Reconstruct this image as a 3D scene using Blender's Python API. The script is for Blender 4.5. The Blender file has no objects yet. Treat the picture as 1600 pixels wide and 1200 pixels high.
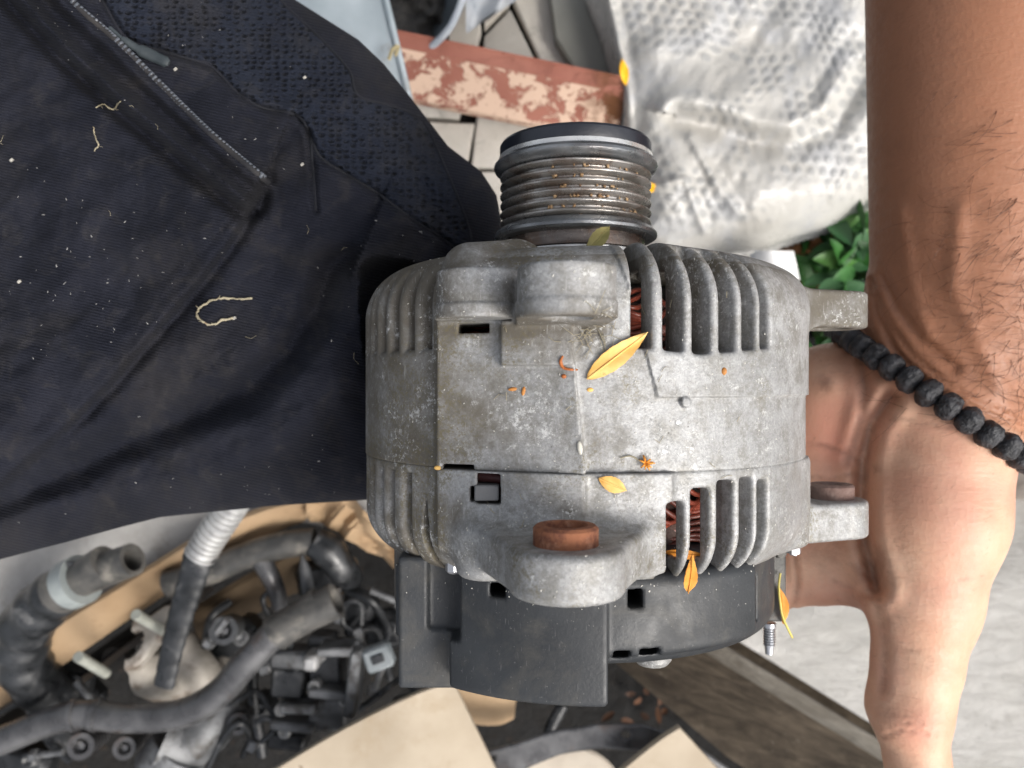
import bpy, math, random
import numpy as np
from mathutils import Vector
random.seed(7)
rng = np.random.default_rng(7)
PI = math.pi
SC = bpy.context.scene
COL = SC.collection
SC.unit_settings.system = 'METRIC'
SC.unit_settings.scale_length = 0.1          # 1 unit = 10 cm

# ------------------------------------------------------------------ camera, sky, sun, exposure
H = 2.42                                      # camera height above the rotor axis
F = 1232.0                                    # focal length in photo pixels (1600 wide)
cam_d = bpy.data.cameras.new('camera')
cam = bpy.data.objects.new('camera', cam_d); COL.objects.link(cam)
cam.location = (0, 0, H); cam.rotation_euler = (0, 0, 0)
cam_d.sensor_width = 36.0; cam_d.lens = 36.0 * F / 1600.0
cam_d.clip_start = 0.01; cam_d.clip_end = 400
cam_d.dof.use_dof = True; cam_d.dof.focus_distance = 1.95; cam_d.dof.aperture_fstop = 1.95
SC.camera = cam

SUN = Vector((0.62, -0.42, 0.85)).normalized()
SUN_EL = math.asin(SUN.z); SUN_AZ = math.atan2(SUN.x, SUN.y)
world = bpy.data.worlds.new('World'); SC.world = world; world.use_nodes = True
wn = world.node_tree.nodes; wl = world.node_tree.links; wn.clear()
sky = wn.new('ShaderNodeTexSky'); sky.sky_type = 'NISHITA'; sky.sun_disc = False
sky.sun_elevation = SUN_EL; sky.sun_rotation = SUN_AZ
sky.air_density = 1.0; sky.dust_density = 6.0; sky.ozone_density = 1.0
hs = wn.new('ShaderNodeHueSaturation'); hs.inputs['Saturation'].default_value = 0.35
bgn = wn.new('ShaderNodeBackground'); bgn.inputs['Strength'].default_value = 0.145
wo = wn.new('ShaderNodeOutputWorld')
wl.new(sky.outputs[0], hs.inputs['Color']); wl.new(hs.outputs[0], bgn.inputs[0]); wl.new(bgn.outputs[0], wo.inputs[0])
sd = bpy.data.lights.new('sun', 'SUN'); sd.energy = 1.15; sd.angle = math.radians(24); sd.color = (1.0, 0.96, 0.90)
so = bpy.data.objects.new('sun', sd); COL.objects.link(so)
so.rotation_euler = SUN.to_track_quat('Z', 'Y').to_euler(); so.location = SUN * 20
SC.view_settings.view_transform = 'Standard'; SC.view_settings.look = 'None'
SC.view_settings.exposure = 0.55; SC.view_settings.gamma = 1.0
SC.cycles.max_bounces = 6; SC.cycles.use_denoising = True

# ------------------------------------------------------------------ helpers
def P(px, py, z):
    s = (H - z) / F
    return np.array([(px - 800) * s, -(py - 600) * s, z], float)
def PP(px, py, z):
    px, py, z = np.broadcast_arrays(np.asarray(px, float), np.asarray(py, float), np.asarray(z, float))
    s = (H - z) / F
    return np.stack([(px - 800) * s, -(py - 600) * s, z], -1)
def pix(p):
    s = F / (H - p[..., 2])
    return 800 + p[..., 0] * s, 600 - p[..., 1] * s
def S(r, g, b):
    def f(c):
        c /= 255.0
        return c / 12.92 if c <= 0.04045 else ((c + 0.055) / 1.055) ** 2.4
    return (f(r), f(g), f(b), 1.0)

def props(o, label=None, cat=None, group=None, kind=None):
    if label: o['label'] = label
    if cat: o['category'] = cat
    if group: o['group'] = group
    if kind: o['kind'] = kind
    return o
def thing(name, loc, label, cat, group=None):
    o = bpy.data.objects.new(name, None); COL.objects.link(o)
    o.location = tuple(float(c) for c in loc); o.empty_display_size = 0.05
    return props(o, label, cat, group)
def root_loc(parent):
    l = np.zeros(3)
    while parent is not None:
        l += np.array(parent.location); parent = parent.parent
    return l
def mk(name, V, Fc, mats, parent=None, label=None, cat=None, group=None, kind=None, smooth=True, center=False, mi=None, uv=None, attr=None):
    """link one mesh object; V are world coordinates"""
    V = np.asarray(V, float)
    off = root_loc(parent) if parent is not None else np.zeros(3)
    loc = np.zeros(3)
    if parent is None and center:
        loc = V.mean(0); loc[2] = V[:, 2].min(); off = loc
    me = bpy.data.meshes.new(name)
    V2 = V - off
    if isinstance(Fc, np.ndarray):
        n, k = Fc.shape
        me.vertices.add(len(V2)); me.vertices.foreach_set('co', V2.astype(np.float32).ravel())
        me.loops.add(n * k); me.loops.foreach_set('vertex_index', Fc.astype(np.int32).ravel())
        me.polygons.add(n); me.polygons.foreach_set('loop_start', np.arange(0, n * k, k, dtype=np.int32))
        me.update(calc_edges=True); me.validate()
    else:
        me.from_pydata([tuple(v) for v in V2], [], [tuple(int(i) for i in f) for f in Fc]); me.validate()
    if not isinstance(mats, (list, tuple)): mats = [mats]
    for m in mats: me.materials.append(m)
    if mi is not None: me.polygons.foreach_set('material_index', np.asarray(mi, np.int32))
    if uv is not None:
        lay = me.uv_layers.new(name='UVMap')
        li = np.empty(len(me.loops), np.int32); me.loops.foreach_get('vertex_index', li)
        lay.data.foreach_set('uv', np.asarray(uv, np.float32)[li].ravel())
    if attr:
        for an, av in attr.items():
            a = me.attributes.new(an, 'FLOAT', 'POINT'); a.data.foreach_set('value', np.asarray(av, np.float32))
    if smooth: me.polygons.foreach_set('use_smooth', [True] * len(me.polygons))
    o = bpy.data.objects.new(name, me); COL.objects.link(o)
    if parent is not None: o.parent = parent
    o.location = tuple(loc)
    return props(o, label, cat, group, kind)
def copy_to(src, parent=None, loc=None):
    o = src.copy(); COL.objects.link(o)
    if parent is not None: o.parent = parent
    if loc is not None: o.location = loc
    return o
def autosmooth(o, ang=35):
    me = o.data
    try:
        me.set_sharp_from_angle(angle=math.radians(ang))
    except Exception:
        pass
    return o

class MB:
    def __init__(s): s.v = []; s.f = []; s.n = 0
    def add(s, V, Fc):
        V = np.asarray(V, float); s.v.append(V)
        s.f += [tuple(int(i) + s.n for i in f) for f in Fc]; s.n += len(V); return s
    def box(s, c, h, ax=None, bev=0.0):
        c = np.asarray(c, float); h = np.asarray(h, float)
        A = np.eye(3) if ax is None else np.asarray(ax, float)
        b = min(bev, h.min() * 0.45)
        if b <= 0:
            V = [[x, y, z] for x in (-1, 1) for y in (-1, 1) for z in (-1, 1)]
            V = np.array(V) * h
            Fc = [(0, 1, 3, 2), (4, 6, 7, 5), (0, 4, 5, 1), (2, 3, 7, 6), (0, 2, 6, 4), (1, 5, 7, 3)]
            return s.add(V @ A + c, Fc)
        V = []; idx = {}
        for x in (-1, 1):
            for y in (-1, 1):
                for z in (-1, 1):
                    for k in range(3):
                        q = np.array([x, y, z], float) * (h - b); q[k] += b * (x, y, z)[k]
                        idx[(x, y, z, k)] = len(V); V.append(q)
        Fc = []
        for k in range(3):
            i, j = (k + 1) % 3, (k + 2) % 3
            for sg in (-1, 1):
                q = []
                for a_, b_ in ((-1, -1), (1, -1), (1, 1), (-1, 1)):
                    t = [0, 0, 0]; t[k] = sg; t[i] = a_; t[j] = b_; q.append(idx[(*t, k)])
                Fc.append(tuple(q if sg > 0 else q[::-1]))
                for s2 in (-1, 1):      # edges between face k and face i
                    e = []
                    for w in (-1, 1):
                        t = [0, 0, 0]; t[k] = sg; t[i] = s2; t[j] = w
                        e.append((idx[(*t, k)], idx[(*t, i)]))
                    q = (e[0][0], e[1][0], e[1][1], e[0][1])
                    Fc.append(q if sg * s2 < 0 else q[::-1])
        for x in (-1, 1):
            for y in (-1, 1):
                for z in (-1, 1):
                    q = (idx[(x, y, z, 0)], idx[(x, y, z, 1)], idx[(x, y, z, 2)])
                    Fc.append(q if x * y * z > 0 else q[::-1])
        return s.add(np.array(V) @ A + c, Fc)
    def tube(s, path, r, seg=12, cap=True, hollow=0.0, squash=1.0):
        path = np.asarray(path, float); n = len(path)
        r = np.broadcast_to(np.asarray(r, float), (n,))
        T = np.gradient(path, axis=0); T /= np.linalg.norm(T, axis=1)[:, None] + 1e-12
        up = np.array([0, 0, 1.0]) if abs(T[0][2]) < 0.9 else np.array([1.0, 0, 0])
        R = []
        a = np.arange(seg) / seg * 2 * PI
        N = np.cross(T[0], up); N /= np.linalg.norm(N)
        frames = []
        for i in range(n):
            N = N - T[i] * np.dot(N, T[i]); N /= np.linalg.norm(N); B = np.cross(T[i], N); frames.append((N.copy(), B))
            R.append(path[i] + r[i] * (np.cos(a)[:, None] * N + squash * np.sin(a)[:, None] * B))
        V = np.concatenate(R); Fc = []
        for i in range(n - 1):
            for k in range(seg):
                k2 = (k + 1) % seg
                Fc.append((i * seg + k, i * seg + k2, (i + 1) * seg + k2, (i + 1) * seg + k))
        if hollow > 0:
            base = len(V)
            ends = []
            for e, i in ((0, 0), (1, n - 1)):
                N, B = frames[i]; T_ = T[i] if e == 0 else -T[i]
                q = path[i] + r[i] * hollow * (np.cos(a)[:, None] * N + squash * np.sin(a)[:, None] * B)
                q2 = q + T_ * r[i] * 3.0
                V = np.concatenate([V, q, q2]); b0 = base + e * 2 * seg
                for k in range(seg):
                    k2 = (k + 1) % seg; o0 = i * seg
                    f1 = (o0 + k, b0 + k, b0 + k2, o0 + k2); f2 = (b0 + k, b0 + seg + k, b0 + seg + k2, b0 + k2)
                    Fc += [f1, f2] if e == 0 else [f1[::-1], f2[::-1]]
                f3 = tuple(b0 + seg + k for k in range(seg)); Fc.append(f3 if e == 1 else f3[::-1])
        elif cap:
            Fc.append(tuple(range(seg))[::-1]); Fc.append(tuple((n - 1) * seg + k for k in range(seg)))
        return s.add(V, Fc)
    def lathe(s, c, axis, prof, seg=48, ref=None, close=False):
        """prof: (distance along axis, radius)"""
        c = np.asarray(c, float); ax = np.asarray(axis, float); ax /= np.linalg.norm(ax)
        ref = np.array([0, 0, 1.0]) if abs(ax[2]) < 0.9 else np.array([1.0, 0, 0])
        N = np.cross(ax, ref); N /= np.linalg.norm(N); B = np.cross(ax, N)
        a = np.arange(seg) / seg * 2 * PI
        V = np.concatenate([c + ax * t + r * (np.cos(a)[:, None] * N + np.sin(a)[:, None] * B) for t, r in prof])
        Fc = []
        m = len(prof)
        for i in range(m if close else m - 1):
            j = (i + 1) % m
            for k in range(seg):
                k2 = (k + 1) % seg
                Fc.append((i * seg + k, i * seg + k2, j * seg + k2, j * seg + k))
        if not close:
            if prof[0][1] > 1e-6: Fc.append(tuple(range(seg))[::-1])
            if prof[-1][1] > 1e-6: Fc.append(tuple((m - 1) * seg + k for k in range(seg)))
        return s.add(V, Fc)
    def prism(s, top, thick, down=(0, 0, -1), bev=0.0):
        top = np.asarray(top, float); n = len(top); d = np.asarray(down, float) * thick
        c = top.mean(0)
        if bev > 0:
            inn = c + (top - c) * (1 - bev / np.maximum(np.linalg.norm(top - c, axis=1), 1e-6))[:, None]
            V = np.concatenate([inn, top + np.asarray(down, float) * bev * 0.7, top + d])
            Fc = [tuple(range(n))]
            for l in range(2):
                for k in range(n):
                    k2 = (k + 1) % n; Fc.append((l * n + k, (l + 1) * n + k, (l + 1) * n + k2, l * n + k2))
            Fc.append(tuple(2 * n + k for k in range(n))[::-1])
        else:
            V = np.concatenate([top, top + d]); Fc = [tuple(range(n)), tuple(n + k for k in range(n))[::-1]]
            for k in range(n):
                k2 = (k + 1) % n; Fc.append((k, n + k, n + k2, k2))
        return s.add(V, Fc)
    def build(s, name, mats, parent=None, **kw):
        import bmesh
        ang = kw.pop('ang', 38)
        o = mk(name, np.concatenate(s.v), s.f, mats, parent, **kw)
        bm = bmesh.new(); bm.from_mesh(o.data); bmesh.ops.recalc_face_normals(bm, faces=bm.faces); bm.to_mesh(o.data); bm.free()
        return autosmooth(o, ang)

def spline(pts, n=8):
    p = np.asarray(pts, float); p = np.vstack([2 * p[0] - p[1], p, 2 * p[-1] - p[-2]]); out = []
    for i in range(1, len(p) - 2):
        for t in np.arange(n) / n:
            a, b, c, d = p[i - 1], p[i], p[i + 1], p[i + 2]
            out.append(0.5 * (2 * b + (c - a) * t + (2 * a - 5 * b + 4 * c - d) * t * t + (3 * b - a - 3 * c + d) * t ** 3))
    out.append(p[-2]); return np.array(out)
def pxpath(pts, n=8):
    return spline([P(*q) for q in pts], n)
def seg_dist(x, y, pts):
    """distance to a polyline in the plane, and sign of the side"""
    pts = np.asarray(pts, float); best = np.full(np.shape(x), 1e9); side = np.zeros(np.shape(x)); tt = np.zeros(np.shape(x))
    for i in range(len(pts) - 1):
        a, b = pts[i], pts[i + 1]; d = b - a; L = d @ d
        t = np.clip(((x - a[0]) * d[0] + (y - a[1]) * d[1]) / L, 0, 1)
        dx, dy = x - a[0] - t * d[0], y - a[1] - t * d[1]; r = np.hypot(dx, dy)
        m = r < best; best = np.where(m, r, best)
        side = np.where(m, np.sign(d[0] * dy - d[1] * dx), side); tt = np.where(m, (i + t) / (len(pts) - 1), tt)
    return best, side, tt
def inside(x, y, poly):
    poly = np.asarray(poly, float); c = np.zeros(np.shape(x), bool); j = len(poly) - 1
    for i in range(len(poly)):
        xi, yi = poly[i]; xj, yj = poly[j]
        c ^= ((yi > y) != (yj > y)) & (x < (xj - xi) * (y - yi) / (yj - yi + 1e-12) + xi); j = i
    return c
def vnoise(x, y, seed=0):
    xi = np.floor(x).astype(np.int64); yi = np.floor(y).astype(np.int64); fx = x - xi; fy = y - yi
    def h(a, b):
        n = (a * 374761393 + b * 668265263 + seed * 1442695041) & 0x7fffffff
        n = ((n ^ (n >> 13)) * 1274126177) & 0x7fffffff
        return ((n ^ (n >> 16)) & 0xffff) / 65535.0
    u = fx * fx * (3 - 2 * fx); v = fy * fy * (3 - 2 * fy)
    return (h(xi, yi) * (1 - u) + h(xi + 1, yi) * u) * (1 - v) + (h(xi, yi + 1) * (1 - u) + h(xi + 1, yi + 1) * u) * v - 0.5
def fbm(x, y, seed=0, o=4):
    r = 0
    for k in range(o): r = r + vnoise(x * 2 ** k, y * 2 ** k, seed + k) * 0.5 ** k
    return r

# ---- signed distance modelling
def smin(a, b, k):
    h = np.maximum(k - np.abs(a - b), 0) / k
    return np.minimum(a, b) - h * h * k * 0.25
def smax(a, b, k): return -smin(-a, -b, k)
def rcone(p, a, b, ra, rb):
    a = np.asarray(a, np.float32); b = np.asarray(b, np.float32); d = b - a
    t = np.clip(((p - a) @ d) / (d @ d), 0, 1)
    return np.linalg.norm(p - a - t[:, None] * d, axis=1) - (ra + (rb - ra) * t)
def rcone2(u, z, a, b, ra, rb):
    d = (b[0] - a[0], b[1] - a[1]); L = d[0] ** 2 + d[1] ** 2
    t = np.clip(((u - a[0]) * d[0] + (z - a[1]) * d[1]) / L, 0, 1)
    return np.hypot(u - a[0] - t * d[0], z - a[1] - t * d[1]) - (ra + (rb - ra) * t)
def slab(v, lo, hi): return np.maximum(lo - v, v - hi)
def ext(d2, dy, r=0.0):
    if r <= 0: return np.maximum(d2, dy)
    a, b = d2 + r, dy + r
    return np.minimum(np.maximum(a, b), 0) + np.hypot(np.maximum(a, 0), np.maximum(b, 0)) - r
def sbox(p, lo, hi, r=0.0):
    c = (np.array(lo) + np.array(hi)) / 2; h = (np.array(hi) - np.array(lo)) / 2 - r
    q = np.abs(p - c.astype(np.float32)) - h.astype(np.float32)
    return np.minimum(q.max(1), 0) + np.linalg.norm(np.maximum(q, 0), axis=1) - r
def polygonize(fn, lo, hi, h, fac=1.5, newton=2):
    B = 6; lo = np.array(lo, float); hi = np.array(hi, float)
    nb = np.ceil((hi - lo) / (h * B)).astype(int); n = nb * B
    ce = np.stack(np.meshgrid(*[lo[k] + (np.arange(nb[k]) * B + B / 2 - 0.5) * h for k in range(3)], indexing='ij'), -1).reshape(-1, 3).astype(np.float32)
    fc = fn(ce)
    D = np.repeat(np.repeat(np.repeat(fc.reshape(nb), B, 0), B, 1), B, 2).astype(np.float32)
    act = np.nonzero(np.abs(fc) < fac * B * h * 0.87)[0]
    o = np.stack(np.meshgrid(*[np.arange(B)] * 3, indexing='ij'), -1).reshape(-1, 3)
    for c0 in range(0, len(act), 6000):
        a = act[c0:c0 + 6000]
        bi = np.stack(np.unravel_index(a, nb), -1) * B
        ii = (bi[:, None, :] + o[None]).reshape(-1, 3)
        D[ii[:, 0], ii[:, 1], ii[:, 2]] = fn((lo + ii * h).astype(np.float32))
    I = D < 0
    c = np.zeros(n - 1, np.uint8)
    for dx in (0, 1):
        for dy in (0, 1):
            for dz in (0, 1):
                c += I[dx:n[0] - 1 + dx, dy:n[1] - 1 + dy, dz:n[2] - 1 + dz]
    cells = np.stack(np.nonzero((c > 0) & (c < 8)), -1)
    idm = np.full(n - 1, -1, np.int32); idm[cells[:, 0], cells[:, 1], cells[:, 2]] = np.arange(len(cells))
    corner = np.array([[x, y, z] for x in (0, 1) for y in (0, 1) for z in (0, 1)])
    val = np.stack([D[cells[:, 0] + q[0], cells[:, 1] + q[1], cells[:, 2] + q[2]] for q in corner], 1)
    acc = np.zeros((len(cells), 3)); cnt = np.zeros(len(cells))
    for i in range(8):
        for j in range(i + 1, 8):
            if np.abs(corner[i] - corner[j]).sum() != 1: continue
            m = (val[:, i] < 0) != (val[:, j] < 0)
            t = np.where(m, val[:, i] / (val[:, i] - val[:, j] + 1e-20), 0)
            acc += np.where(m[:, None], corner[i] + t[:, None] * (corner[j] - corner[i]), 0); cnt += m
    V = lo + (cells + acc / cnt[:, None]) * h
    faces = []
    for ax in range(3):
        sl0 = [slice(None)] * 3; sl1 = [slice(None)] * 3; sl0[ax] = slice(0, -1); sl1[ax] = slice(1, None)
        a, b = I[tuple(sl0)], I[tuple(sl1)]
        e = np.stack(np.nonzero(a != b), -1); flip = a[e[:, 0], e[:, 1], e[:, 2]]
        u, v = (ax + 1) % 3, (ax + 2) % 3
        ok = (e[:, u] > 0) & (e[:, v] > 0) & (e[:, u] < n[u] - 1) & (e[:, v] < n[v] - 1); e = e[ok]; flip = flip[ok]
        def g(du, dv):
            q = e.copy(); q[:, u] += du; q[:, v] += dv; return idm[q[:, 0], q[:, 1], q[:, 2]]
        Q = np.stack([g(-1, -1), g(0, -1), g(0, 0), g(-1, 0)], 1)
        Q[~flip] = Q[~flip][:, ::-1]; faces.append(Q)
    Fc = np.concatenate(faces); Fc = Fc[(Fc >= 0).all(1)]
    V = V.astype(np.float32); eps = h * 0.25
    for _ in range(newton):
        f0 = fn(V); G = np.stack([(fn(V + np.eye(3, dtype=np.float32)[k] * eps) - f0) / eps for k in range(3)], 1)
        st = -f0[:, None] * G / np.maximum((G * G).sum(1), 0.25)[:, None]
        L = np.linalg.norm(st, axis=1); st *= np.minimum(1, h * 0.5 / np.maximum(L, 1e-9))[:, None]
        V = V + st
    return V, Fc
def hit(fn, px, py, z0=1.1, steps=90, scale=0.9):
    """where the ray through a photo pixel meets the surface fn = 0"""
    px = np.atleast_1d(np.asarray(px, float)); py = np.atleast_1d(np.asarray(py, float))
    d = np.stack([(px - 800) / F, -(py - 600) / F, -np.ones_like(px)], 1); L = np.linalg.norm(d, axis=1)[:, None]; d = d / L
    t = (H - z0) * L[:, 0]
    for _ in range(steps):
        p = (np.array([0, 0, H]) + d * t[:, None]).astype(np.float32)
        f = fn(p); t = t + np.clip(f * scale, -0.05, 0.3)
    p = np.array([0, 0, H]) + d * t[:, None]
    return p, np.abs(fn(p.astype(np.float32))) < 0.01
def grad(fn, p, e=2e-3):
    p = p.astype(np.float32); f0 = fn(p)
    G = np.stack([fn(p + np.eye(3, dtype=np.float32)[k] * e) - f0 for k in range(3)], 1)
    return G / np.maximum(np.linalg.norm(G, axis=1)[:, None], 1e-9)

# ------------------------------------------------------------------ materials
class NT:
    def __init__(s, name, uv=False):
        s.m = bpy.data.materials.new(name); s.m.use_nodes = True
        s.n = s.m.node_tree.nodes; s.l = s.m.node_tree.links
        s.b = s.n['Principled BSDF']
        tc = s.n.new('ShaderNodeTexCoord'); s.co = tc.outputs['UV' if uv else 'Object']; s.last_bump = None
    def mapping(s, scale, co=None, rot=(0, 0, 0)):
        m = s.n.new('ShaderNodeMapping'); m.inputs['Scale'].default_value = scale if isinstance(scale, tuple) else (scale,) * 3
        m.inputs['Rotation'].default_value = rot
        s.l.new(co or s.co, m.inputs[0]); return m.outputs[0]
    def noise(s, scale, detail=4, rough=0.55, dist=0.0, sc=None, rot=(0, 0, 0)):
        t = s.n.new('ShaderNodeTexNoise'); t.inputs['Scale'].default_value = scale; t.inputs['Detail'].default_value = detail
        t.inputs['Roughness'].default_value = rough; t.inputs['Distortion'].default_value = dist
        s.l.new(s.mapping(sc, rot=rot) if sc else s.co, t.inputs['Vector']); return t.outputs['Fac']
    def voro(s, scale, feature='F1', sc=None, rnd=1.0):
        t = s.n.new('ShaderNodeTexVoronoi'); t.feature = feature; t.inputs['Scale'].default_value = scale
        t.inputs['Randomness'].default_value = rnd
        s.l.new(s.mapping(sc) if sc else s.co, t.inputs['Vector']); return t.outputs['Distance']
    def ramp(s, fac, lo, hi, a=0.0, b=1.0):
        t = s.n.new('ShaderNodeMapRange'); t.interpolation_type = 'SMOOTHSTEP'
        t.inputs['From Min'].default_value = lo; t.inputs['From Max'].default_value = hi
        t.inputs['To Min'].default_value = a; t.inputs['To Max'].default_value = b
        s.l.new(fac, t.inputs['Value']); return t.outputs[0]
    def math(s, op, a, b=0.0, c=None):
        t = s.n.new('ShaderNodeMath'); t.operation = op
        for i, q in enumerate((a, b)):
            if hasattr(q, 'links') or hasattr(q, 'is_linked'): s.l.new(q, t.inputs[i])
            else: t.inputs[i].default_value = q
        return t.outputs[0]
    def mix(s, fac, a, b, blend='MIX'):
        t = s.n.new('ShaderNodeMix'); t.data_type = 'RGBA'; t.blend_type = blend
        for i, q in ((0, fac), (6, a), (7, b)):
            if hasattr(q, 'is_linked'): s.l.new(q, t.inputs[i])
            else: t.inputs[i].default_value = q
        return t.outputs[2]
    def attr(s, name):
        t = s.n.new('ShaderNodeAttribute'); t.attribute_name = name; return t.outputs['Fac']
    def bump(s, h, strength, dist=0.01):
        t = s.n.new('ShaderNodeBump'); t.inputs['Strength'].default_value = strength; t.inputs['Distance'].default_value = dist
        s.l.new(h, t.inputs['Height'])
        if s.last_bump: s.l.new(s.last_bump, t.inputs['Normal'])
        s.last_bump = t.outputs[0]; s.l.new(s.last_bump, s.b.inputs['Normal'])
    def done(s, col=None, rough=None, metal=None, spec=None, **kw):
        for k, q in (('Base Color', col), ('Roughness', rough), ('Metallic', metal), ('Specular IOR Level', spec)):
            if q is None: continue
            if hasattr(q, 'is_linked'): s.l.new(q, s.b.inputs[k])
            else: s.b.inputs[k].default_value = q
        for k, q in kw.items(): s.b.inputs[k.replace('_', ' ')].default_value = q
        return s.m

def simple(name, c1, c2=None, scale=6.0, rough=0.7, metal=0.0, bump=0.25, bs=60, dirt=None, ds=3.0, dlo=0.5, dhi=0.7, dist=0.01, spec=None, **kw):
    t = NT(name)
    c = t.mix(t.ramp(t.noise(scale, 5), 0.35, 0.65), c1, c2 or c1)
    if dirt: c = t.mix(t.ramp(t.noise(ds, 8, 0.65, 0.4), dlo, dhi), c, dirt)
    if bump: t.bump(t.noise(bs, 4), bump, dist)
    return t.done(c, t.ramp(t.noise(scale * 2, 4), 0.3, 0.7, max(rough - 0.1, 0.03), min(rough + 0.1, 1)), metal, spec, **kw)

def cast_alu(name, bright=1.0, dirty=0.5):
    t = NT(name)
    k = bright
    base = t.mix(t.ramp(t.noise(2.6, 5), 0.3, 0.7), (0.275 * k, 0.275 * k, 0.272 * k, 1), (0.41 * k, 0.412 * k, 0.412 * k, 1))
    base = t.mix(t.ramp(t.noise(19, 7, 0.75), 0.42, 0.64), base, (0.25 * k, 0.245 * k, 0.23 * k, 1))
    def mul(base, fac):
        g = t.n.new('ShaderNodeCombineColor')
        for i in range(3): t.l.new(fac, g.inputs[i])
        return t.mix(1.0, base, g.outputs[0], 'MULTIPLY')
    base = mul(base, t.ramp(t.noise(150, 3, 0.75), 0.30, 0.70, 0.84, 1.14))
    base = mul(base, t.ramp(t.noise(60, 5, 0.75, rot=(1, 1, 0)), 0.3, 0.7, 0.88, 1.10))
    # brownish film, heavier where the object carries the 'grime_shade' attribute (grime plus painted-in shade)
    film = t.math('ADD', t.noise(5.0, 8, 0.72, 0.3), t.math('MULTIPLY', t.attr('grime_shade'), 0.40))
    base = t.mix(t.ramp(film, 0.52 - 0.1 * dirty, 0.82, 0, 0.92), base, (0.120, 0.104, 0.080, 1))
    moss = t.math('MULTIPLY', t.ramp(t.noise(3.4, 4, 0.6, 0.3, rot=(1, 2, 0)), 0.50, 0.62), t.ramp(t.noise(105, 4, 0.8), 0.48, 0.60))
    base = t.mix(t.math('MULTIPLY', moss, 0.75), base, (0.16, 0.135, 0.075, 1))
    # chalky corrosion: clustered grains, not curls
    clus = t.ramp(t.noise(6.0, 6, 0.7), 0.46, 0.64)
    ox = t.math('MULTIPLY', clus, t.ramp(t.noise(78, 5, 0.82), 0.55, 0.60))
    base = t.mix(t.math('MULTIPLY', ox, 0.9), base, (0.56, 0.56, 0.545, 1))
    clus2 = t.ramp(t.noise(9.0, 5, 0.7, rot=(0, 2, 1)), 0.52, 0.66)
    ox3 = t.math('MULTIPLY', clus2, t.ramp(t.noise(34, 8, 0.85), 0.545, 0.575))
    base = t.mix(t.math('MULTIPLY', ox3, 0.9), base, (0.64, 0.64, 0.63, 1))
    ox2 = t.ramp(t.noise(110, 4, 0.8, rot=(2, 0, 1)), 0.655, 0.70)
    base = t.mix(t.math('MULTIPLY', ox2, 0.6), base, (0.66, 0.66, 0.65, 1))
    # scratches along the axis and across
    for rz, th_ in ((0.15, 0.665), (1.35, 0.675)):
        sc = t.ramp(t.noise(30, 3, 0.6, 0.1, sc=(7.0, 0.5, 1.0), rot=(0, 0, rz)), th_, th_ + 0.03)
        base = t.mix(t.math('MULTIPLY', sc, 0.30), base, (0.58, 0.58, 0.57, 1))
    pit = t.ramp(t.voro(30), 0.075, 0.035)
    base = t.mix(t.math('MULTIPLY', pit, t.ramp(t.noise(9, 3), 0.5, 0.62, 0, 0.9)), base, (0.045, 0.04, 0.035, 1))
    t.bump(t.noise(170, 4, 0.75), 0.32, 0.004); t.bump(t.noise(40, 6, 0.7), 0.16, 0.006); t.bump(ox3, 0.4, 0.004)
    return t.done(base, t.ramp(film, 0.4, 0.75, 0.44, 0.78), 0.25, 0.42)
M_ALU = cast_alu('cast_aluminium', 1.0, 0.75)
M_ALUR = cast_alu('cast_aluminium_rear', 1.02, 0.55)
# ------------------------------------------------------------------ the alternator
AX = 0.21                                     # rotor axis: x = AX, z = 0, along y
def cyl_angle(p):
    u = p[:, 0] - AX; y = p[:, 1]; z = p[:, 2]
    return u, y, z, np.hypot(u, z), np.degrees(np.arctan2(u, z))
FINS_R = [5.2, 11.6, 18.0, 24.4, 30.6, 36.2]  # angle of every groove's left wall
def grooves(th, rho, y, kk, lefts, wide, slope):
    """right-hand grooves: straight left wall, right wall drawn in towards the floor"""
    g = np.full(th.shape, 9.0, np.float32)
    dep = np.clip(0.66 - rho, 0, 0.4)
    for i, a in enumerate(lefts):
        w = wide[i]
        r_ = a + w - slope[i] * dep
        g = np.minimum(g, np.maximum(a - th, th - r_) * (PI / 180) * np.maximum(rho, 0.35))
    return g
def ugroove(th, rho, centers, half, floor):
    g = np.full(th.shape, 9.0, np.float32)
    for c in centers:
        dx = np.abs(th - c) * (PI / 180) * 0.65
        g = np.minimum(g, np.maximum(dx - half * np.clip((rho - floor) / 0.055, 0, 1.3) ** 0.6, floor - rho))
    return g
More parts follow.
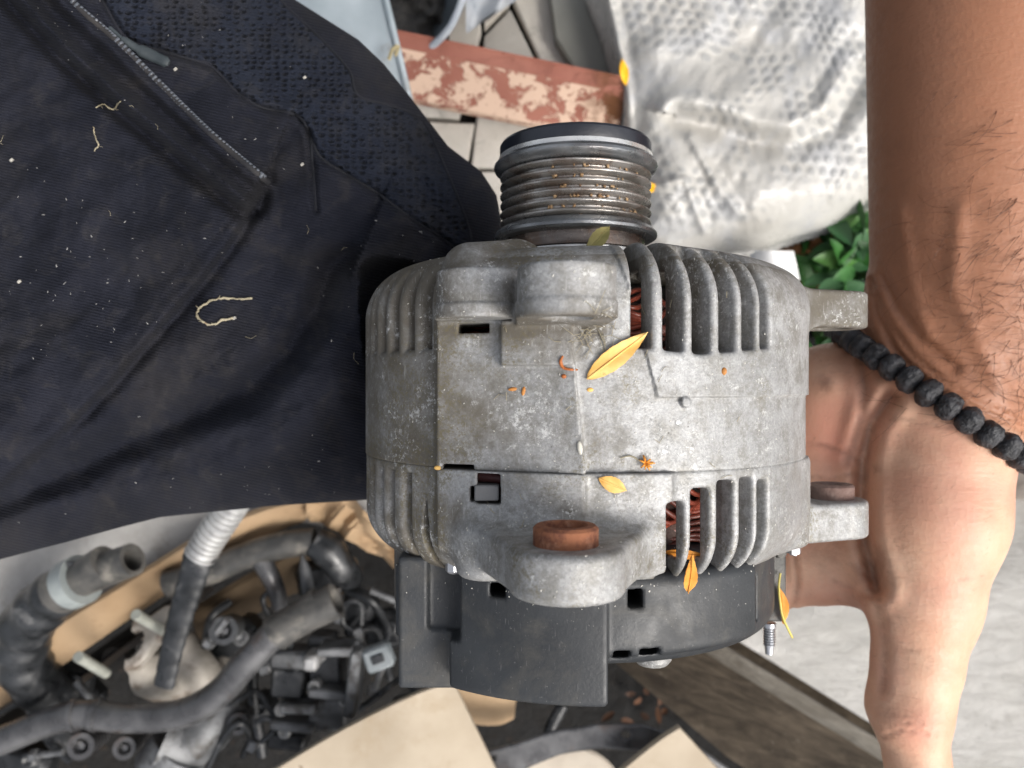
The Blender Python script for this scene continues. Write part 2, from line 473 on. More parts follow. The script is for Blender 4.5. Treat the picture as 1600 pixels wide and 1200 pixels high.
def front_sdf(p):
    u, y, z, rho, th = cyl_angle(p)
    # shell with a rounded front shoulder
    rr = 0.15
    R0 = 0.648 + 0.008 * ((y > -0.03) & (u > 0.10 - (y - 0.04) * 0.27) & (th > 2)) 
    a, b = rho - (R0 - rr), y - (0.335 - rr)
    f = np.minimum(np.maximum(a, b), 0) + np.hypot(np.maximum(a, 0), np.maximum(b, 0)) - rr
    # raised spine carrying the bosses
    plane = np.minimum(z - (0.676 + 0.34 * (u + 0.05)), 9) * 0.945
    plane = np.maximum(plane, (z - (0.668 + 0.10 * (u + 0.16))) * 0.99)
    sp = ext(np.maximum(plane, slab(u, -0.388, -0.046 - 0.10 * np.clip(y + 0.2, 0, 0.3))), y - 0.24, 0.0)
    sp = np.maximum(sp, 0.4 - z)
    f = smin(f, sp, 0.012)
    pad = np.maximum(np.maximum(rho - 0.690, slab(u, -0.235, -0.075)), slab(y, 0.042, 0.14))
    f = smin(f, np.maximum(pad, -z), 0.006)
    # bosses of the front mounting lug
    A = ext(rcone2(u, z, (-0.10, 0.83), (-0.10, 0.55), 0.100, 0.098), slab(y, 0.131, 0.236), 0.007)
    A = np.minimum(A, ext(rcone2(u, z, (-0.10, 0.83), (-0.10, 0.55), 0.1035, 0.101), slab(y, 0.131, 0.166), 0.004))
    Bq = ext(rcone2(u, z, (-0.285, 0.615), (-0.27, 0.4), 0.098, 0.11), slab(y, 0.150, 0.255), 0.007)
    Bq = np.minimum(Bq, ext(rcone2(u, z, (-0.285, 0.615), (-0.27, 0.4), 0.103, 0.11), slab(y, 0.146, 0.178), 0.004))
    f = smin(f, smin(A, Bq, 0.010), 0.010)
    web = rcone(p, (AX - 0.31, 0.272, 0.50), (AX - 0.20, 0.302, 0.36), 0.072, 0.074)
    web = smin(web, rcone(p, (AX - 0.20, 0.288, 0.36), (AX - 0.05, 0.28, 0.2), 0.074, 0.07), 0.03)
    f = smin(f, web, 0.022)
    # front bearing boss
    f = smin(f, ext(rho - 0.235, y - 0.360, 0.03), 0.04)
    # right-hand ear
    arm = rcone(p, (AX + 0.12, 0.245, 0.46), (AX + 0.50, 0.215, 0.26), 0.095, 0.082)
    ear = ext(rcone2(u, z, (0.77, 0.0), (0.35, 0.06), 0.102, 0.2), slab(y, 0.168, 0.276), 0.012)
    f = smin(f, smin(arm, ear, 0.06), 0.05)
    f = smax(f, -(np.hypot(u - 0.77, z) - 0.055), 0.01)
    f = smax(f, -(np.hypot(u + 0.10, z - 0.83) - 0.052), 0.01)
    # inside
    f = np.maximum(f, -np.maximum(rho - 0.552, y - 0.27))
    # grooves
    g = grooves(th, rho, y, 0, FINS_R, [4.0, 4.4, 4.4, 4.4, 4.2, 3.2], [0, 0, 6, 8, 8, 8])
    g = ext(g, np.maximum(0.068 + 0.0010 * np.abs(th - 20) - y, 0.40 - rho), 0.008)
    g = np.maximum(g, np.where(th > 17, 0.545 - rho, -1))
    g = np.maximum(g, -(A - 0.015))
    f = smax(f, -g, 0.012)
    l = ugroove(th, rho, [-40.6, -46.4, -52.4, -58.6, -64.8, -71, -77, -84, -92, -100, -108, -116, -124, -132], 0.019, 0.600)
    l = np.maximum(l, 0.085 - y)
    f = smax(f, -np.maximum(l, -(Bq - 0.01)), 0.016)
    # vent row round the far side
    th2 = np.mod(th + 360, 7.5) - 3.75
    far = np.maximum(np.maximum(np.abs(th2) * (PI / 180) * rho - 0.018, 0.1 - y), np.where(np.abs(th) > 96, -1.0, 1.0))
    f = np.maximum(f, -np.maximum(far, 0.45 - rho))
    f = np.maximum(f, -np.maximum(np.maximum(rho - 0.574, slab(th, 3.5, 16.5) * 0.011), slab(y, 0.05, 0.25)))
    # small slot under the second boss
    f = np.maximum(f, -np.maximum(np.maximum(slab(u, -0.335, -0.262), slab(y, 0.118, 0.141)), 0.3 - z))
    # sprue mark + seam
    f = smin(f, ext(np.hypot(u - 0.185, y + 0.042) - 0.012, slab(rho, 0.6, 0.662)), 0.004)
    f = np.maximum(f, slab(y, -0.2, 0.40))
    notch = np.maximum(np.maximum(slab(u, 0.56, 0.7), slab(y, -0.205, -0.193)), -z)
    f = np.maximum(f, -np.maximum(np.maximum(slab(u, -0.372, -0.298), slab(y, -0.21, -0.188)), 0.3 - z))
    return f
def rear_sdf(p):
    u, y, z, rho, th = cyl_angle(p)
    rr = 0.13
    a, b = rho - (0.646 - rr), -y - (0.478 - rr)
    f = np.minimum(np.maximum(a, b), 0) + np.hypot(np.maximum(a, 0), np.maximum(b, 0)) - rr
    sp = np.maximum(np.maximum(rho - 0.676, slab(u, -0.388, -0.052)), -z)
    sp = ext(sp, -y - 0.40, 0.02)
    f = smin(f, sp, 0.018)
    sp2 = np.maximum(np.maximum(rho - 0.664, slab(u, -0.2, 0.15)), -z); f = smin(f, np.maximum(sp2, -y - 0.42), 0.03)
    # lug
    L = rcone2(u, z, (-0.10, 0.835), (-0.085, 0.36), 0.118, 0.315)
    L = ext(L, slab(y, -0.42, -0.322), 0.016)
    f = smin(f, L, 0.055)
    f = smin(f, ext(rcone2(u, z, (-0.27, 0.57), (-0.2, 0.4), 0.07, 0.08), slab(y, -0.45, -0.33), 0.02), 0.03)
    # right-hand ear
    ear = ext(rcone2(u, z, (0.775, 0.0), (0.35, 0.05), 0.10, 0.2), slab(y, -0.462, -0.350), 0.014)
    f = smin(f, ear, 0.05)
    f = smin(f, ext(rcone2(u, z, (0.52, 0.20), (0.44, 0.16), 0.10, 0.2), slab(y, -0.450, -0.20), 0.02), 0.03)
    f = smax(f, -(np.hypot(u - 0.775, z) - 0.045), 0.01)
    f = smax(f, -(np.hypot(u + 0.10, z - 0.835) - 0.042), 0.006)
    f = np.maximum(f, -np.maximum(rho - 0.552, -y - 0.43))
    g = np.full(th.shape, 9.0, np.float32)
    for a_, w, s_, y0, fl in ((12.0, 4.5, 0, -0.268, 0.4), (18.2, 4.4, 0, -0.240, 0.42), (24.6, 4.3, 0, -0.225, 0.44), (30.8, 4.2, 6, -0.222, 0.555), (36.4, 3.6, 8, -0.232, 0.56)):
        q = np.maximum(a_ - th, th - (a_ + w - s_ * np.clip(0.65 - rho, 0, 0.4))) * (PI / 180) * np.maximum(rho, 0.35)
        q = np.maximum(q, fl - rho)
        g = np.minimum(g, ext(q, np.maximum(y - y0, -0.455 - y + 0.0), 0.009))
    f = smax(f, -g, 0.012)
    l = ugroove(th, rho, [-47.6, -54.6, -60.6, -66.6, -73, -80, -88, -96, -104, -112, -120], 0.019, 0.600)
    l = np.maximum(l, y + 0.225)
    f = smax(f, -l, 0.016)
    op = ext(np.abs(th + 40.8) * (PI / 180) * rho - 0.013 * np.clip((-0.26 - y) / 0.10, 0.1, 1), slab(y, -0.47, -0.262), 0.0)
    f = np.maximum(f, -np.maximum(op, -z))
    f = np.maximum(f, -np.maximum(np.maximum(rho - 0.604, slab(th, 10.5, 29.0) * 0.011), slab(y, -0.41, -0.21)))
    # window with the grey clip
    f = np.maximum(f, -np.maximum(np.maximum(slab(u, -0.290, -0.236), slab(y, -0.275, -0.204)), 0.3 - z))
    f = smax(f, -np.maximum(np.maximum(slab(u, -0.306, -0.236), slab(y, -0.272, -0.235)), 0.3 - z), 0.004)
    th2 = np.mod(th + 360, 7.5) - 3.75
    far = np.maximum(np.maximum(np.abs(th2) * (PI / 180) * rho - 0.018, y + 0.25), np.where(np.abs(th) > 96, -1.0, 1.0))
    f = np.maximum(f, -np.maximum(far, 0.45 - rho))
    f = np.maximum(f, y + 0.2006)
    lip = np.maximum(slab(rho, 0.57, 0.6415), slab(y, -0.205, -0.185)); lip = np.maximum(lip, -np.maximum(slab(u, -0.38, -0.20), -z))
    return np.minimum(f, lip)
def grime_shade_attr(V):
    u, y, z, rho, th = cyl_angle(V)
    g = np.clip((-u - 0.30) / 0.12, 0, 1) * 0.55                       # soiled left flank
    g = np.maximum(g, np.clip(1 - np.abs(u + 0.392) / 0.02, 0, 1))     # line along the spine's foot
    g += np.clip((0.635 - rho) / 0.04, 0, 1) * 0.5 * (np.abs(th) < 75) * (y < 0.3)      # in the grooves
    g += np.clip((y - 0.26) / 0.07, 0, 1) * 0.45                       # heavier on the front shoulder
    g += 0.35 * np.clip((y - 0.04) / 0.05, 0, 1) * (u > -0.24) * (u < 0.0) * np.clip((0.14 - y) / 0.01, 0, 1)
    g += 0.50 * np.clip((u - 0.60) / 0.06, 0, 1) * (y > 0.0) + 0.12 * np.clip((u - 0.62) / 0.06, 0, 1) * (y < 0.0)  # side ears: shade near the hand painted in as a darker tone
    g += 0.30 * np.exp(-((u + 0.19) / 0.035) ** 2) * (y > 0.10) + 0.30 * np.exp(-((y - 0.125) / 0.018) ** 2) * (u > -0.4) * (u < 0.02)
    g += 0.22 * np.exp(-((u + 0.25) / 0.09) ** 2 - ((y + 0.06) / 0.12) ** 2) + 0.25 * np.exp(-((y + 0.30) / 0.03) ** 2) * (u > -0.4) * (u < 0.12)
    g -= 0.20 * np.clip((u - 0.0) / 0.2, 0, 1) * (y < 0.05)
    return g
alt = thing('alternator', (AX, 0, -0.65), 'used car alternator in weathered grey cast aluminium with ribbed pulley, held in the hand', 'alternator')
V, Fc = polygonize(front_sdf, (AX - 0.70, -0.22, -0.70), (AX + 0.92, 0.44, 0.98), 0.0052)
mk('front_housing', V, Fc, M_ALU, alt, attr={'grime_shade': grime_shade_attr(V)})
V, Fc = polygonize(rear_sdf, (AX - 0.70, -0.52, -0.70), (AX + 0.92, -0.170, 1.0), 0.0052)
mk('rear_housing', V, Fc, M_ALUR, alt, attr={'grime_shade': grime_shade_attr(V) * 0.8})

# plastic rear cover
def cover_sdf(p):
    u, y, z, rho, th = cyl_angle(p)
    f = ext(rho - 0.565, slab(y, -0.672, -0.40), 0.05)
    # long raised sector
    sec = np.maximum(np.maximum(rho - 0.615, slab(u, -0.362, 0.010)), 0.1 - z)
    f = np.minimum(f, ext(sec, slab(y, -0.744, -0.44), 0.014))
    f = smin(f, ext(np.maximum(rho - 0.600, slab(u, -0.05, 0.40)), slab(y, -0.64, -0.44), 0.03), 0.01)
    f = np.maximum(f, np.where(z > 0, -1, rho - 0.56))
    # socket block at the left
    bl = sbox(p, (AX - 0.50, -0.775, -0.15), (AX - 0.30, -0.44, 0.415), 0.008)
    f = np.minimum(f, bl)
    f = smin(f, sbox(p, (AX - 0.515, -0.66, -0.1), (AX - 0.48, -0.47, 0.36), 0.008), 0.004)
    f = smax(f, -sbox(p, (AX - 0.425, -0.625, 0.403), (AX - 0.335, -0.42, 0.6), 0.012), 0.006)
    # column at the right
    f = smin(f, ext(rcone2(u, z, (0.450, 0.21), (0.36, 0.08), 0.045, 0.05), slab(y, -0.655, -0.44), 0.02), 0.012)
    f = smax(f, -(rcone(p, (AX + 0.405, -0.5, 0.365), (AX + 0.405, -0.61, 0.365), 0.016, 0.016)), 0.006)
    # openings
    for x0, x1, y0, y1 in ((0.058, 0.094, -0.520, -0.476), (-0.262, -0.225, -0.503, -0.47), (0.024, 0.066, -0.648, -0.618), (0.086, 0.135, -0.642, -0.614)):
        f = np.maximum(f, -ext(np.maximum(slab(u, x0, x1), slab(y, y0, y1)), 0.35 - z, 0.006))
    return np.maximum(f, -np.maximum(rho - 0.46, slab(y, -0.64, -0.3)))
def plastic(name, k=1.0):
    t = NT(name)
    c = t.mix(t.ramp(t.noise(3, 5), 0.35, 0.65), (0.040 * k, 0.044 * k, 0.049 * k, 1), (0.060 * k, 0.066 * k, 0.073 * k, 1))
    c = t.mix(t.math('MULTIPLY', t.ramp(t.noise(5, 7, 0.7, 0.5), 0.5, 0.7), 0.6), c, (0.075, 0.070, 0.060, 1))
    c = t.mix(t.math('MULTIPLY', t.ramp(t.noise(95, 4, 0.8), 0.64, 0.72), 0.5), c, (0.40, 0.39, 0.37, 1))
    sc = t.ramp(t.noise(30, 3, 0.6, 0.3, sc=(9, 1, 1), rot=(0, 0, 0.4)), 0.66, 0.70)
    c = t.mix(t.math('MULTIPLY', sc, 0.25), c, (0.2, 0.2, 0.2, 1))
    t.bump(t.noise(130, 3), 0.22, 0.003); t.bump(t.noise(12, 4), 0.2, 0.01)
    return t.done(c, t.ramp(t.noise(14, 5), 0.3, 0.7, 0.42, 0.62), 0, 0.5)
M_PL = plastic('dark_plastic', 0.56)
V, Fc = polygonize(cover_sdf, (AX - 0.60, -0.80, -0.62), (AX + 0.62, -0.38, 0.66), 0.0075)
mk('rear_cover', V, Fc, M_PL, alt)

# rotor, stator, windings
M_BLK = simple('dull_black', (0.010, 0.009, 0.008, 1), (0.02, 0.017, 0.015, 1), rough=0.8)
M_IRON = simple('stator_iron', (0.05, 0.035, 0.03, 1), (0.11, 0.05, 0.035, 1), scale=10, rough=0.7, bs=90)
M_CU = simple('enamelled_copper', (0.27, 0.060, 0.035, 1), (0.14, 0.040, 0.028, 1), scale=14, rough=0.35, bump=0.1)
m = MB(); m.lathe((AX, 0, 0), (0, 1, 0), [(-0.40, 0.02), (-0.40, 0.40), (-0.20, 0.43), (0.20, 0.43), (0.26, 0.36), (0.26, 0.02)], 64)
m.build('rotor', M_BLK, alt)
m = MB(); m.lathe((AX, 0, 0), (0, 1, 0), [(-0.19, 0.45), (-0.19, 0.545), (0.02, 0.545), (0.02, 0.45)], 96, close=True)
m.build('stator_core', M_IRON, alt)
def winding(y0, y1, n, r0, parent):
    w = MB()
    for i in range(n):
        t = i / (n - 1); y = y0 + (y1 - y0) * t
        a = np.linspace(-1.3, 1.3, 90)
        r = r0 + 0.018 * np.sin(a * 13 + i * 0.5) - 0.03 * abs(t - 0.4)
        yy = y + 0.014 * np.sin(a * 11 + i * 0.9) + 0.010 * np.sin(a * 27 + i)
        w.tube(np.stack([AX + r * np.sin(a), yy, r * np.cos(a)], 1), 0.0065, 6)
    return w.build('winding', M_CU, parent, kind='stuff', ang=180)
winding(-0.225, -0.385, 15, 0.515, alt)
winding(0.05, 0.215, 15, 0.505, alt)
m = MB(); m.lathe((AX, 0, 0), (0, 1, 0), [(-0.40, 0.44), (-0.40, 0.49), (-0.21, 0.495), (-0.21, 0.44)], 72, close=True)
m.lathe((AX, 0, 0), (0, 1, 0), [(0.03, 0.44), (0.03, 0.485), (0.2, 0.48), (0.2, 0.44)], 72, close=True)
m.build('winding_core', M_IRON, alt)
M_CLIP = simple('grey_clip_plastic', (0.16, 0.16, 0.16, 1), (0.20, 0.20, 0.20, 1), rough=0.6, bump=0.15)
m = MB(); m.box((AX - 0.268, -0.250, 0.585), (0.028, 0.018, 0.03), bev=0.003); m.build('clip', M_CLIP, alt)
M_RB = simple('terminal_red', (0.10, 0.02, 0.018, 1), (0.05, 0.02, 0.02, 1), rough=0.5)
m = MB(); m.tube([(AX - 0.33, -0.215, 0.545), (AX - 0.20, -0.222, 0.59)], 0.014, 10); m.build('terminal_wire', M_RB, alt)

# pulley
def steel(name, c1, c2, rough, rust=0.3):
    t = NT(name)
    c = t.mix(t.ramp(t.noise(7, 5, sc=(1, 6, 1)), 0.35, 0.65), c1, c2)
    c = t.mix(t.math('MULTIPLY', t.ramp(t.noise(9, 7, 0.7, 0.4), 0.47, 0.66), rust), c, (0.16, 0.085, 0.045, 1))
    c = t.mix(t.math('MULTIPLY', t.ramp(t.noise(70, 4, 0.7), 0.62, 0.70), 0.5), c, (0.33, 0.27, 0.19, 1))
    t.bump(t.noise(90, 4, sc=(1, 3, 1)), 0.25, 0.003)
    return t.done(c, t.ramp(t.noise(20, 5), 0.3, 0.7, rough - 0.08, rough + 0.14), 0.75, 0.5)
M_GRV = steel('groove_steel', (0.24, 0.225, 0.205, 1), (0.46, 0.44, 0.42, 1), 0.25, 0.5)
M_FL = steel('flange_steel', (0.17, 0.18, 0.19, 1), (0.30, 0.31, 0.32, 1), 0.28, 0.2)
M_RIM = steel('bright_steel', (0.66, 0.66, 0.65, 1), (0.80, 0.80, 0.78, 1), 0.30, 0.05)
PX = 0.194
pc = (PX, 0, 0)
def lat(name, prof, mat, seg=96, ang=30):
    m = MB(); m.lathe(pc, (0, 1, 0), prof, seg); return m.build(name, mat, alt, ang=ang)
M_CAP = simple('black_cap_plastic', (0.012, 0.014, 0.020, 1), (0.018, 0.021, 0.030, 1), scale=4, rough=0.38, bump=0.12, bs=40, dirt=(0.12, 0.11, 0.10, 1), ds=40, dlo=0.66, dhi=0.74)
lat('pulley_cap', [(0.685, 0.05), (0.685, 0.228), (0.692, 0.231), (0.722, 0.231), (0.730, 0.226), (0.7325, 0.2), (0.7325, 0.001)], M_CAP)
lat('pulley_rim', [(0.674, 0.1), (0.674, 0.236), (0.6885, 0.234), (0.6885, 0.1)], M_RIM)
lat('pulley_flange', [(0.638, 0.1), (0.638, 0.222), (0.640, 0.232), (0.648, 0.245), (0.656, 0.2495), (0.664, 0.2485), (0.6735, 0.240), (0.6735, 0.1)], M_FL)
prof = [(0.470, 0.1)]
yc = 0.470
ridges = [0.486 + 0.0283 * k for k in range(6)]
for k, yr in enumerate(ridges):
    prof += [(yr - 0.0136, 0.203), (yr - 0.0115, 0.2035), (yr - 0.0042, 0.2285), (yr - 0.0015, 0.2305), (yr + 0.0015, 0.2305), (yr + 0.0042, 0.2285), (yr + 0.0115, 0.2035)]
prof += [(0.6375, 0.203), (0.6375, 0.1)]
lat('pulley_grooves', prof, M_GRV, ang=60)
lat('pulley_flange', [(0.436, 0.1), (0.436, 0.225), (0.438, 0.240), (0.444, 0.2475), (0.452, 0.2485), (0.460, 0.243), (0.466, 0.236), (0.4725, 0.226), (0.4725, 0.1)], M_FL)
lat('pulley_collar', [(0.395, 0.1), (0.395, 0.207), (0.397, 0.211), (0.4355, 0.211), (0.4355, 0.1)], steel('collar_steel', (0.10, 0.08, 0.07, 1), (0.22, 0.19, 0.17, 1), 0.28, 0.5))
lat('pulley_collar', [(0.383, 0.1), (0.383, 0.205), (0.3935, 0.206), (0.3935, 0.1)], M_RIM)
m = MB(); m.lathe(pc, (0, 1, 0), [(0.30, 0.06), (0.30, 0.12), (0.3825, 0.19), (0.3825, 0.06)], 64); m.build('shaft_spacer', M_BLK, alt)

# rusty bushings, nuts, bracket
def rusty(name):
    t = NT(name)
    c = t.mix(t.ramp(t.noise(16, 8, 0.75), 0.42, 0.60), S(146, 96, 70), S(104, 66, 54))
    c = t.mix(t.math('MULTIPLY', t.ramp(t.noise(30, 6, 0.7), 0.52, 0.66), 0.7), c, S(172, 128, 104))
    c = t.mix(t.math('MULTIPLY', t.ramp(t.noise(22, 5, 0.7, rot=(1, 0, 0)), 0.6, 0.7), 0.6), c, S(62, 40, 36))
    t.bump(t.noise(70, 5, 0.7), 0.6, 0.006)
    return t.done(c, 0.85, 0.1, 0.3)
M_RUST = rusty('rusty_steel')
M_BRN = simple('dull_brown_steel', S(132, 112, 104), S(108, 84, 76), scale=12, rough=0.8, bump=0.5, bs=60)
def bushing(c, ro, ri, y0, y1, mat=None):
    m = MB()
    m.lathe((c[0], 0, c[1]), (0, 1, 0), [(y0, ri), (y0, ro), (y1 - 0.006, ro), (y1, ro - 0.006), (y1 + 0.001, ri + 0.004), (y1 - 0.004, ri), (y0 + 0.01, ri)], 48, close=True)
    return m.build('bushing', mat or M_RUST, alt, ang=40)
bushing((AX - 0.102, 0.835), 0.066, 0.041, -0.41, -0.283)['label'] = 'rusty bushing ring in the rear lug'
bushing((AX + 0.770, 0.0), 0.066, 0.030, -0.45, -0.306, M_BRN)['label'] = 'dull brown bushing in the side ear'
M_DKST = simple('dark_bracket_steel', (0.075, 0.075, 0.072, 1), (0.13, 0.125, 0.115, 1), scale=8, rough=0.6, metal=0.4, bs=70, dirt=(0.13, 0.075, 0.05, 1), ds=5, dlo=0.52, dhi=0.7)
M_ZINC = simple('zinc_steel', (0.45, 0.46, 0.48, 1), (0.6, 0.6, 0.62, 1), scale=12, rough=0.35, metal=0.8, bump=0.15)
def hexnut(c, r, h, mat, lab=None):
    m = MB()
    a = np.arange(6) / 6 * 2 * PI
    top = np.stack([c[0] + r * np.cos(a), np.full(6, c[1]), c[2] + r * np.sin(a)], 1)
    m.prism(top, h, down=(0, -1, 0), bev=0.004)
    m.lathe(c, (0, -1, 0), [(h, r * 0.55), (h + 0.006, r * 0.5)], 16)
    o = m.build('hex_nut', mat, alt, ang=20)
    if lab: o['label'] = lab
q1 = P(1216, 861, 0.20); q2 = P(1236, 862, 0.14)
hexnut((q1[0], -0.446, 0.21), 0.020, 0.034, M_DKST, 'dark hex nut')
hexnut((q2[0], -0.450, 0.16), 0.021, 0.034, M_ZINC, 'bright hex nut')
br = thing('support_bracket', P(1206, 960, 0.05), 'flat dark steel bracket with a threaded stud below, bolted at the rear right of the alternator', 'bracket')
br.parent = None
a0, a1 = P(1207, 866, 0.12), P(1207, 972, 0.12)
COL.objects.unlink(br); bpy.data.objects.remove(br)
m = MB(); m.box(((a0[0] + a1[0]) / 2, (a0[1] + a1[1]) / 2, 0.10), (0.041, abs(a0[1] - a1[1]) / 2, 0.02), bev=0.006)
brk = m.build('bracket_plate', M_DKST, alt)
m = MB(); prof = [(0, 0.019), (0.012, 0.019)]
for k in range(7): prof += [(0.014 + k * 0.0075, 0.0150), (0.0178 + k * 0.0075, 0.0178)]
prof += [(0.072, 0.013), (0.092, 0.011), (0.094, 0.001)]
s0 = P(1202, 973, 0.10); m.lathe(s0, (0, -1, 0), prof, 20); m.build('threaded_stud', M_ZINC, brk, ang=60)
m = MB(); s1 = P(1028, 1046, 0.42); m.lathe((s1[0], s1[1], 0.34), (0, -1, 0), [(-0.1, 0.05), (0.0, 0.05), (0.012, 0.04), (0.013, 0.001)], 24); m.build('rear_boss', M_ALU, alt)
m = MB(); s1 = P(709, 897, 0.50); hexb = (s1[0], -0.43, 0.475); m.lathe(hexb, (0, -1, 0), [(0, 0.022), (0.03, 0.022), (0.036, 0.016), (0.037, 0.001)], 8); m.build('bolt_end', M_ZINC, alt, ang=20)
def alt_sdf(p): return np.minimum(np.minimum(front_sdf(p), rear_sdf(p)), cover_sdf(p))
# ------------------------------------------------------------------ the person: arm and hand, trousers
def skin_mat():
    t = NT('skin')
    tan, dirt, pink = t.attr('tan'), t.attr('soil'), t.attr('flush')
    c = t.mix(t.ramp(t.noise(5, 5, 0.6, 0.4), 0.35, 0.65), S(208, 162, 134), S(218, 178, 150))
    c = t.mix(t.math('MULTIPLY', t.ramp(t.noise(2.2, 4), 0.45, 0.7), 0.5), c, S(200, 140, 122))
    c = t.mix(t.math('MULTIPLY', pink, 0.5), c, S(206, 128, 112))
    c = t.mix(tan, c, S(160, 110, 82))
    c = t.mix(t.math('MULTIPLY', t.ramp(t.noise(9, 6, 0.65), 0.45, 0.7), t.math('MULTIPLY', tan, 0.4)), c, S(138, 94, 70))
    c = t.mix(t.math('MULTIPLY', dirt, t.ramp(t.noise(14, 7, 0.7), 0.3, 0.6)), c, S(118, 82, 68))
    c = t.mix(t.math('MULTIPLY', t.ramp(t.noise(26, 8, 0.75, 0.6), 0.58, 0.70), 0.34), c, S(128, 88, 70))
    t.bump(t.voro(75, sc=(1.0, 0.6, 1.0)), 0.20, 0.003); t.bump(t.noise(14, 5, 0.6, 0.5, sc=(0.5, 3.0, 1), rot=(0, 0, 0.3)), 0.12, 0.02); t.bump(t.noise(38, 6, 0.65, sc=(1, 2.2, 1), rot=(0, 0, 0.5)), 0.22, 0.010)
    m = t.done(c, t.ramp(t.noise(40, 4), 0.3, 0.7, 0.42, 0.58), 0, 0.45)
    t.b.inputs['Subsurface Weight'].default_value = 0.12
    t.b.inputs['Subsurface Radius'].default_value = (1.0, 0.35, 0.2); t.b.inputs['Subsurface Scale'].default_value = 0.04
    return m
M_SKIN = skin_mat()
CREASES = [  # photo-pixel polylines, width, depth
    ([(1362, 440), (1372, 490), (1398, 545), (1440, 590), (1500, 628), (1560, 652), (1640, 690)], 5, 0.012),
    ([(1372, 462), (1390, 505), (1425, 555), (1480, 600), (1540, 628), (1620, 660)], 4, 0.008),
    ([(1380, 430), (1402, 480), (1440, 530), (1495, 575)], 7, 0.010),
    ([(1350, 515), (1380, 560), (1420, 600)], 4, 0.006),
    ([(1345, 560), (1352, 610), (1344, 660), (1325, 720)], 8, 0.012),
    ([(1392, 622), (1362, 662), (1348, 720), (1346, 790), (1352, 850), (1372, 920)], 12, 0.040),
    ([(1390, 650), (1440, 660), (1500, 672)], 3, 0.003),
    ([(1262, 690), (1300, 700), (1345, 720)], 4, 0.005),
    ([(1262, 745), (1300, 748), (1340, 738)], 3, 0.005),
    ([(1300, 905), (1340, 925), (1380, 940)], 3, 0.005), ([(1330, 880), (1360, 905), (1395, 915)], 3, 0.004),
    ([(1372, 950), (1385, 1010), (1380, 1080)], 7, 0.006),
    ([(1380, 1152), (1410, 1140), (1450, 1146)], 3, 0.005), ([(1384, 1140), (1420, 1128), (1460, 1134)], 2.5, 0.004),
    ([(1400, 1010), (1440, 1020)], 2, 0.002), ([(1500, 905), (1540, 900)], 2, 0.002),
    ([(1240, 860), (1246, 910), (1238, 955)], 4, 0.005),
]
def hand_base(p):
    R = rcone
    f = R(p, (1.655, 0.18, -0.46), (1.72, 2.4, -0.34), 0.315, 0.46)
    f = smin(f, R(p, (1.60, 0.20, -0.52), (1.55, -0.10, -0.56), 0.26, 0.245), 0.12)
    # heel and palm
    f = smin(f, R(p, (1.55, -0.05, -0.52), (1.30, -0.10, -0.70), 0.26, 0.22), 0.10)
    f = smin(f, R(p, (1.26, -0.06, -0.72), (1.24, -0.62, -0.76), 0.21, 0.17), 0.10)
    f = smin(f, R(p, (1.50, -0.10, -0.62), (1.45, -0.60, -0.62), 0.24, 0.20), 0.10)
    # ball of the thumb and thumb
    th = R(p, (1.575, -0.12, -0.43), (1.512, -0.48, -0.40), 0.238, 0.226)
    th = smin(th, R(p, (1.512, -0.48, -0.40), (1.466, -0.78, -0.39), 0.226, 0.178), 0.06)
    th = smin(th, R(p, (1.466, -0.78, -0.39), (1.432, -0.99, -0.37), 0.176, 0.140), 0.06)
    th = smin(th, R(p, (1.432, -0.99, -0.37), (1.402, -1.14, -0.36), 0.140, 0.132), 0.05)
    th = smin(th, R(p, (1.400, -1.14, -0.36), (1.425, -1.34, -0.35), 0.136, 0.098), 0.05)
    th = smin(th, R(p, (1.425, -1.34, -0.35), (1.44, -1.62, -0.36), 0.098, 0.104), 0.05)
    th = smin(th, R(p, (1.44, -1.62, -0.36), (1.45, -1.78, -0.38), 0.104, 0.08), 0.05)
    f = smin(f, th, 0.09)
    # web between thumb and forefinger
    f = smin(f, R(p, (1.47, -0.66, -0.55), (1.25, -0.72, -0.72), 0.17, 0.155), 0.10)
    # four fingers passing underneath and curling up
    for i, (y0, y1, y2, r) in enumerate(((-0.76, -0.90, -0.93, 0.122), (-0.50, -0.56, -0.56, 0.122), (-0.27, -0.29, -0.28, 0.115), (-0.05, -0.05, -0.04, 0.10))):
        L = (1.0, 1.05, 0.98, 0.8)[i]
        x1, x2, x3 = 1.22 - 0.48 * L, 1.22 - 0.80 * L, 1.22 - 1.06 * L
        g = R(p, (1.22, y0, -0.79), (x1, y1, -0.885), r * 1.06, r)
        g = smin(g, R(p, (x1, y1, -0.885), (x2, y2, -0.86), r, r * 0.9), 0.03)
        g = smin(g, R(p, (x2, y2, -0.86), (x3, y2, -0.775), r * 0.9, r * 0.74), 0.03)
        f = smin(f, g, 0.05)
    return f
def hand_sdf(p):
    f = hand_base(p)
    px, py = pix(p)
    f = f - 0.010 * np.exp(-((px - 1292) / 26) ** 2 - ((py - 600) / 30) ** 2)      # bony bump
    d, _, _ = seg_dist(px, py, [(1500, 330), (1490, 450), (1560, 600)]); f = f - 0.012 * np.exp(-(d / 16) ** 2)   # tendon
    d, _, _ = seg_dist(px, py, [(1405, 330), (1420, 430), (1450, 520)]); f = f - 0.008 * np.exp(-(d / 14) ** 2)
    for pts, w, dep in CREASES:
        d, _, _ = seg_dist(px, py, pts)
        f = f + dep * np.exp(-(d / w) ** 2) - 0.35 * dep * np.exp(-((d - 2.2 * w) / (1.3 * w)) ** 2)
    return f
person = thing('person', (0.2, 0.0, -5.0), 'person kneeling in dark navy work trousers, one bare hand holding the alternator', 'person')
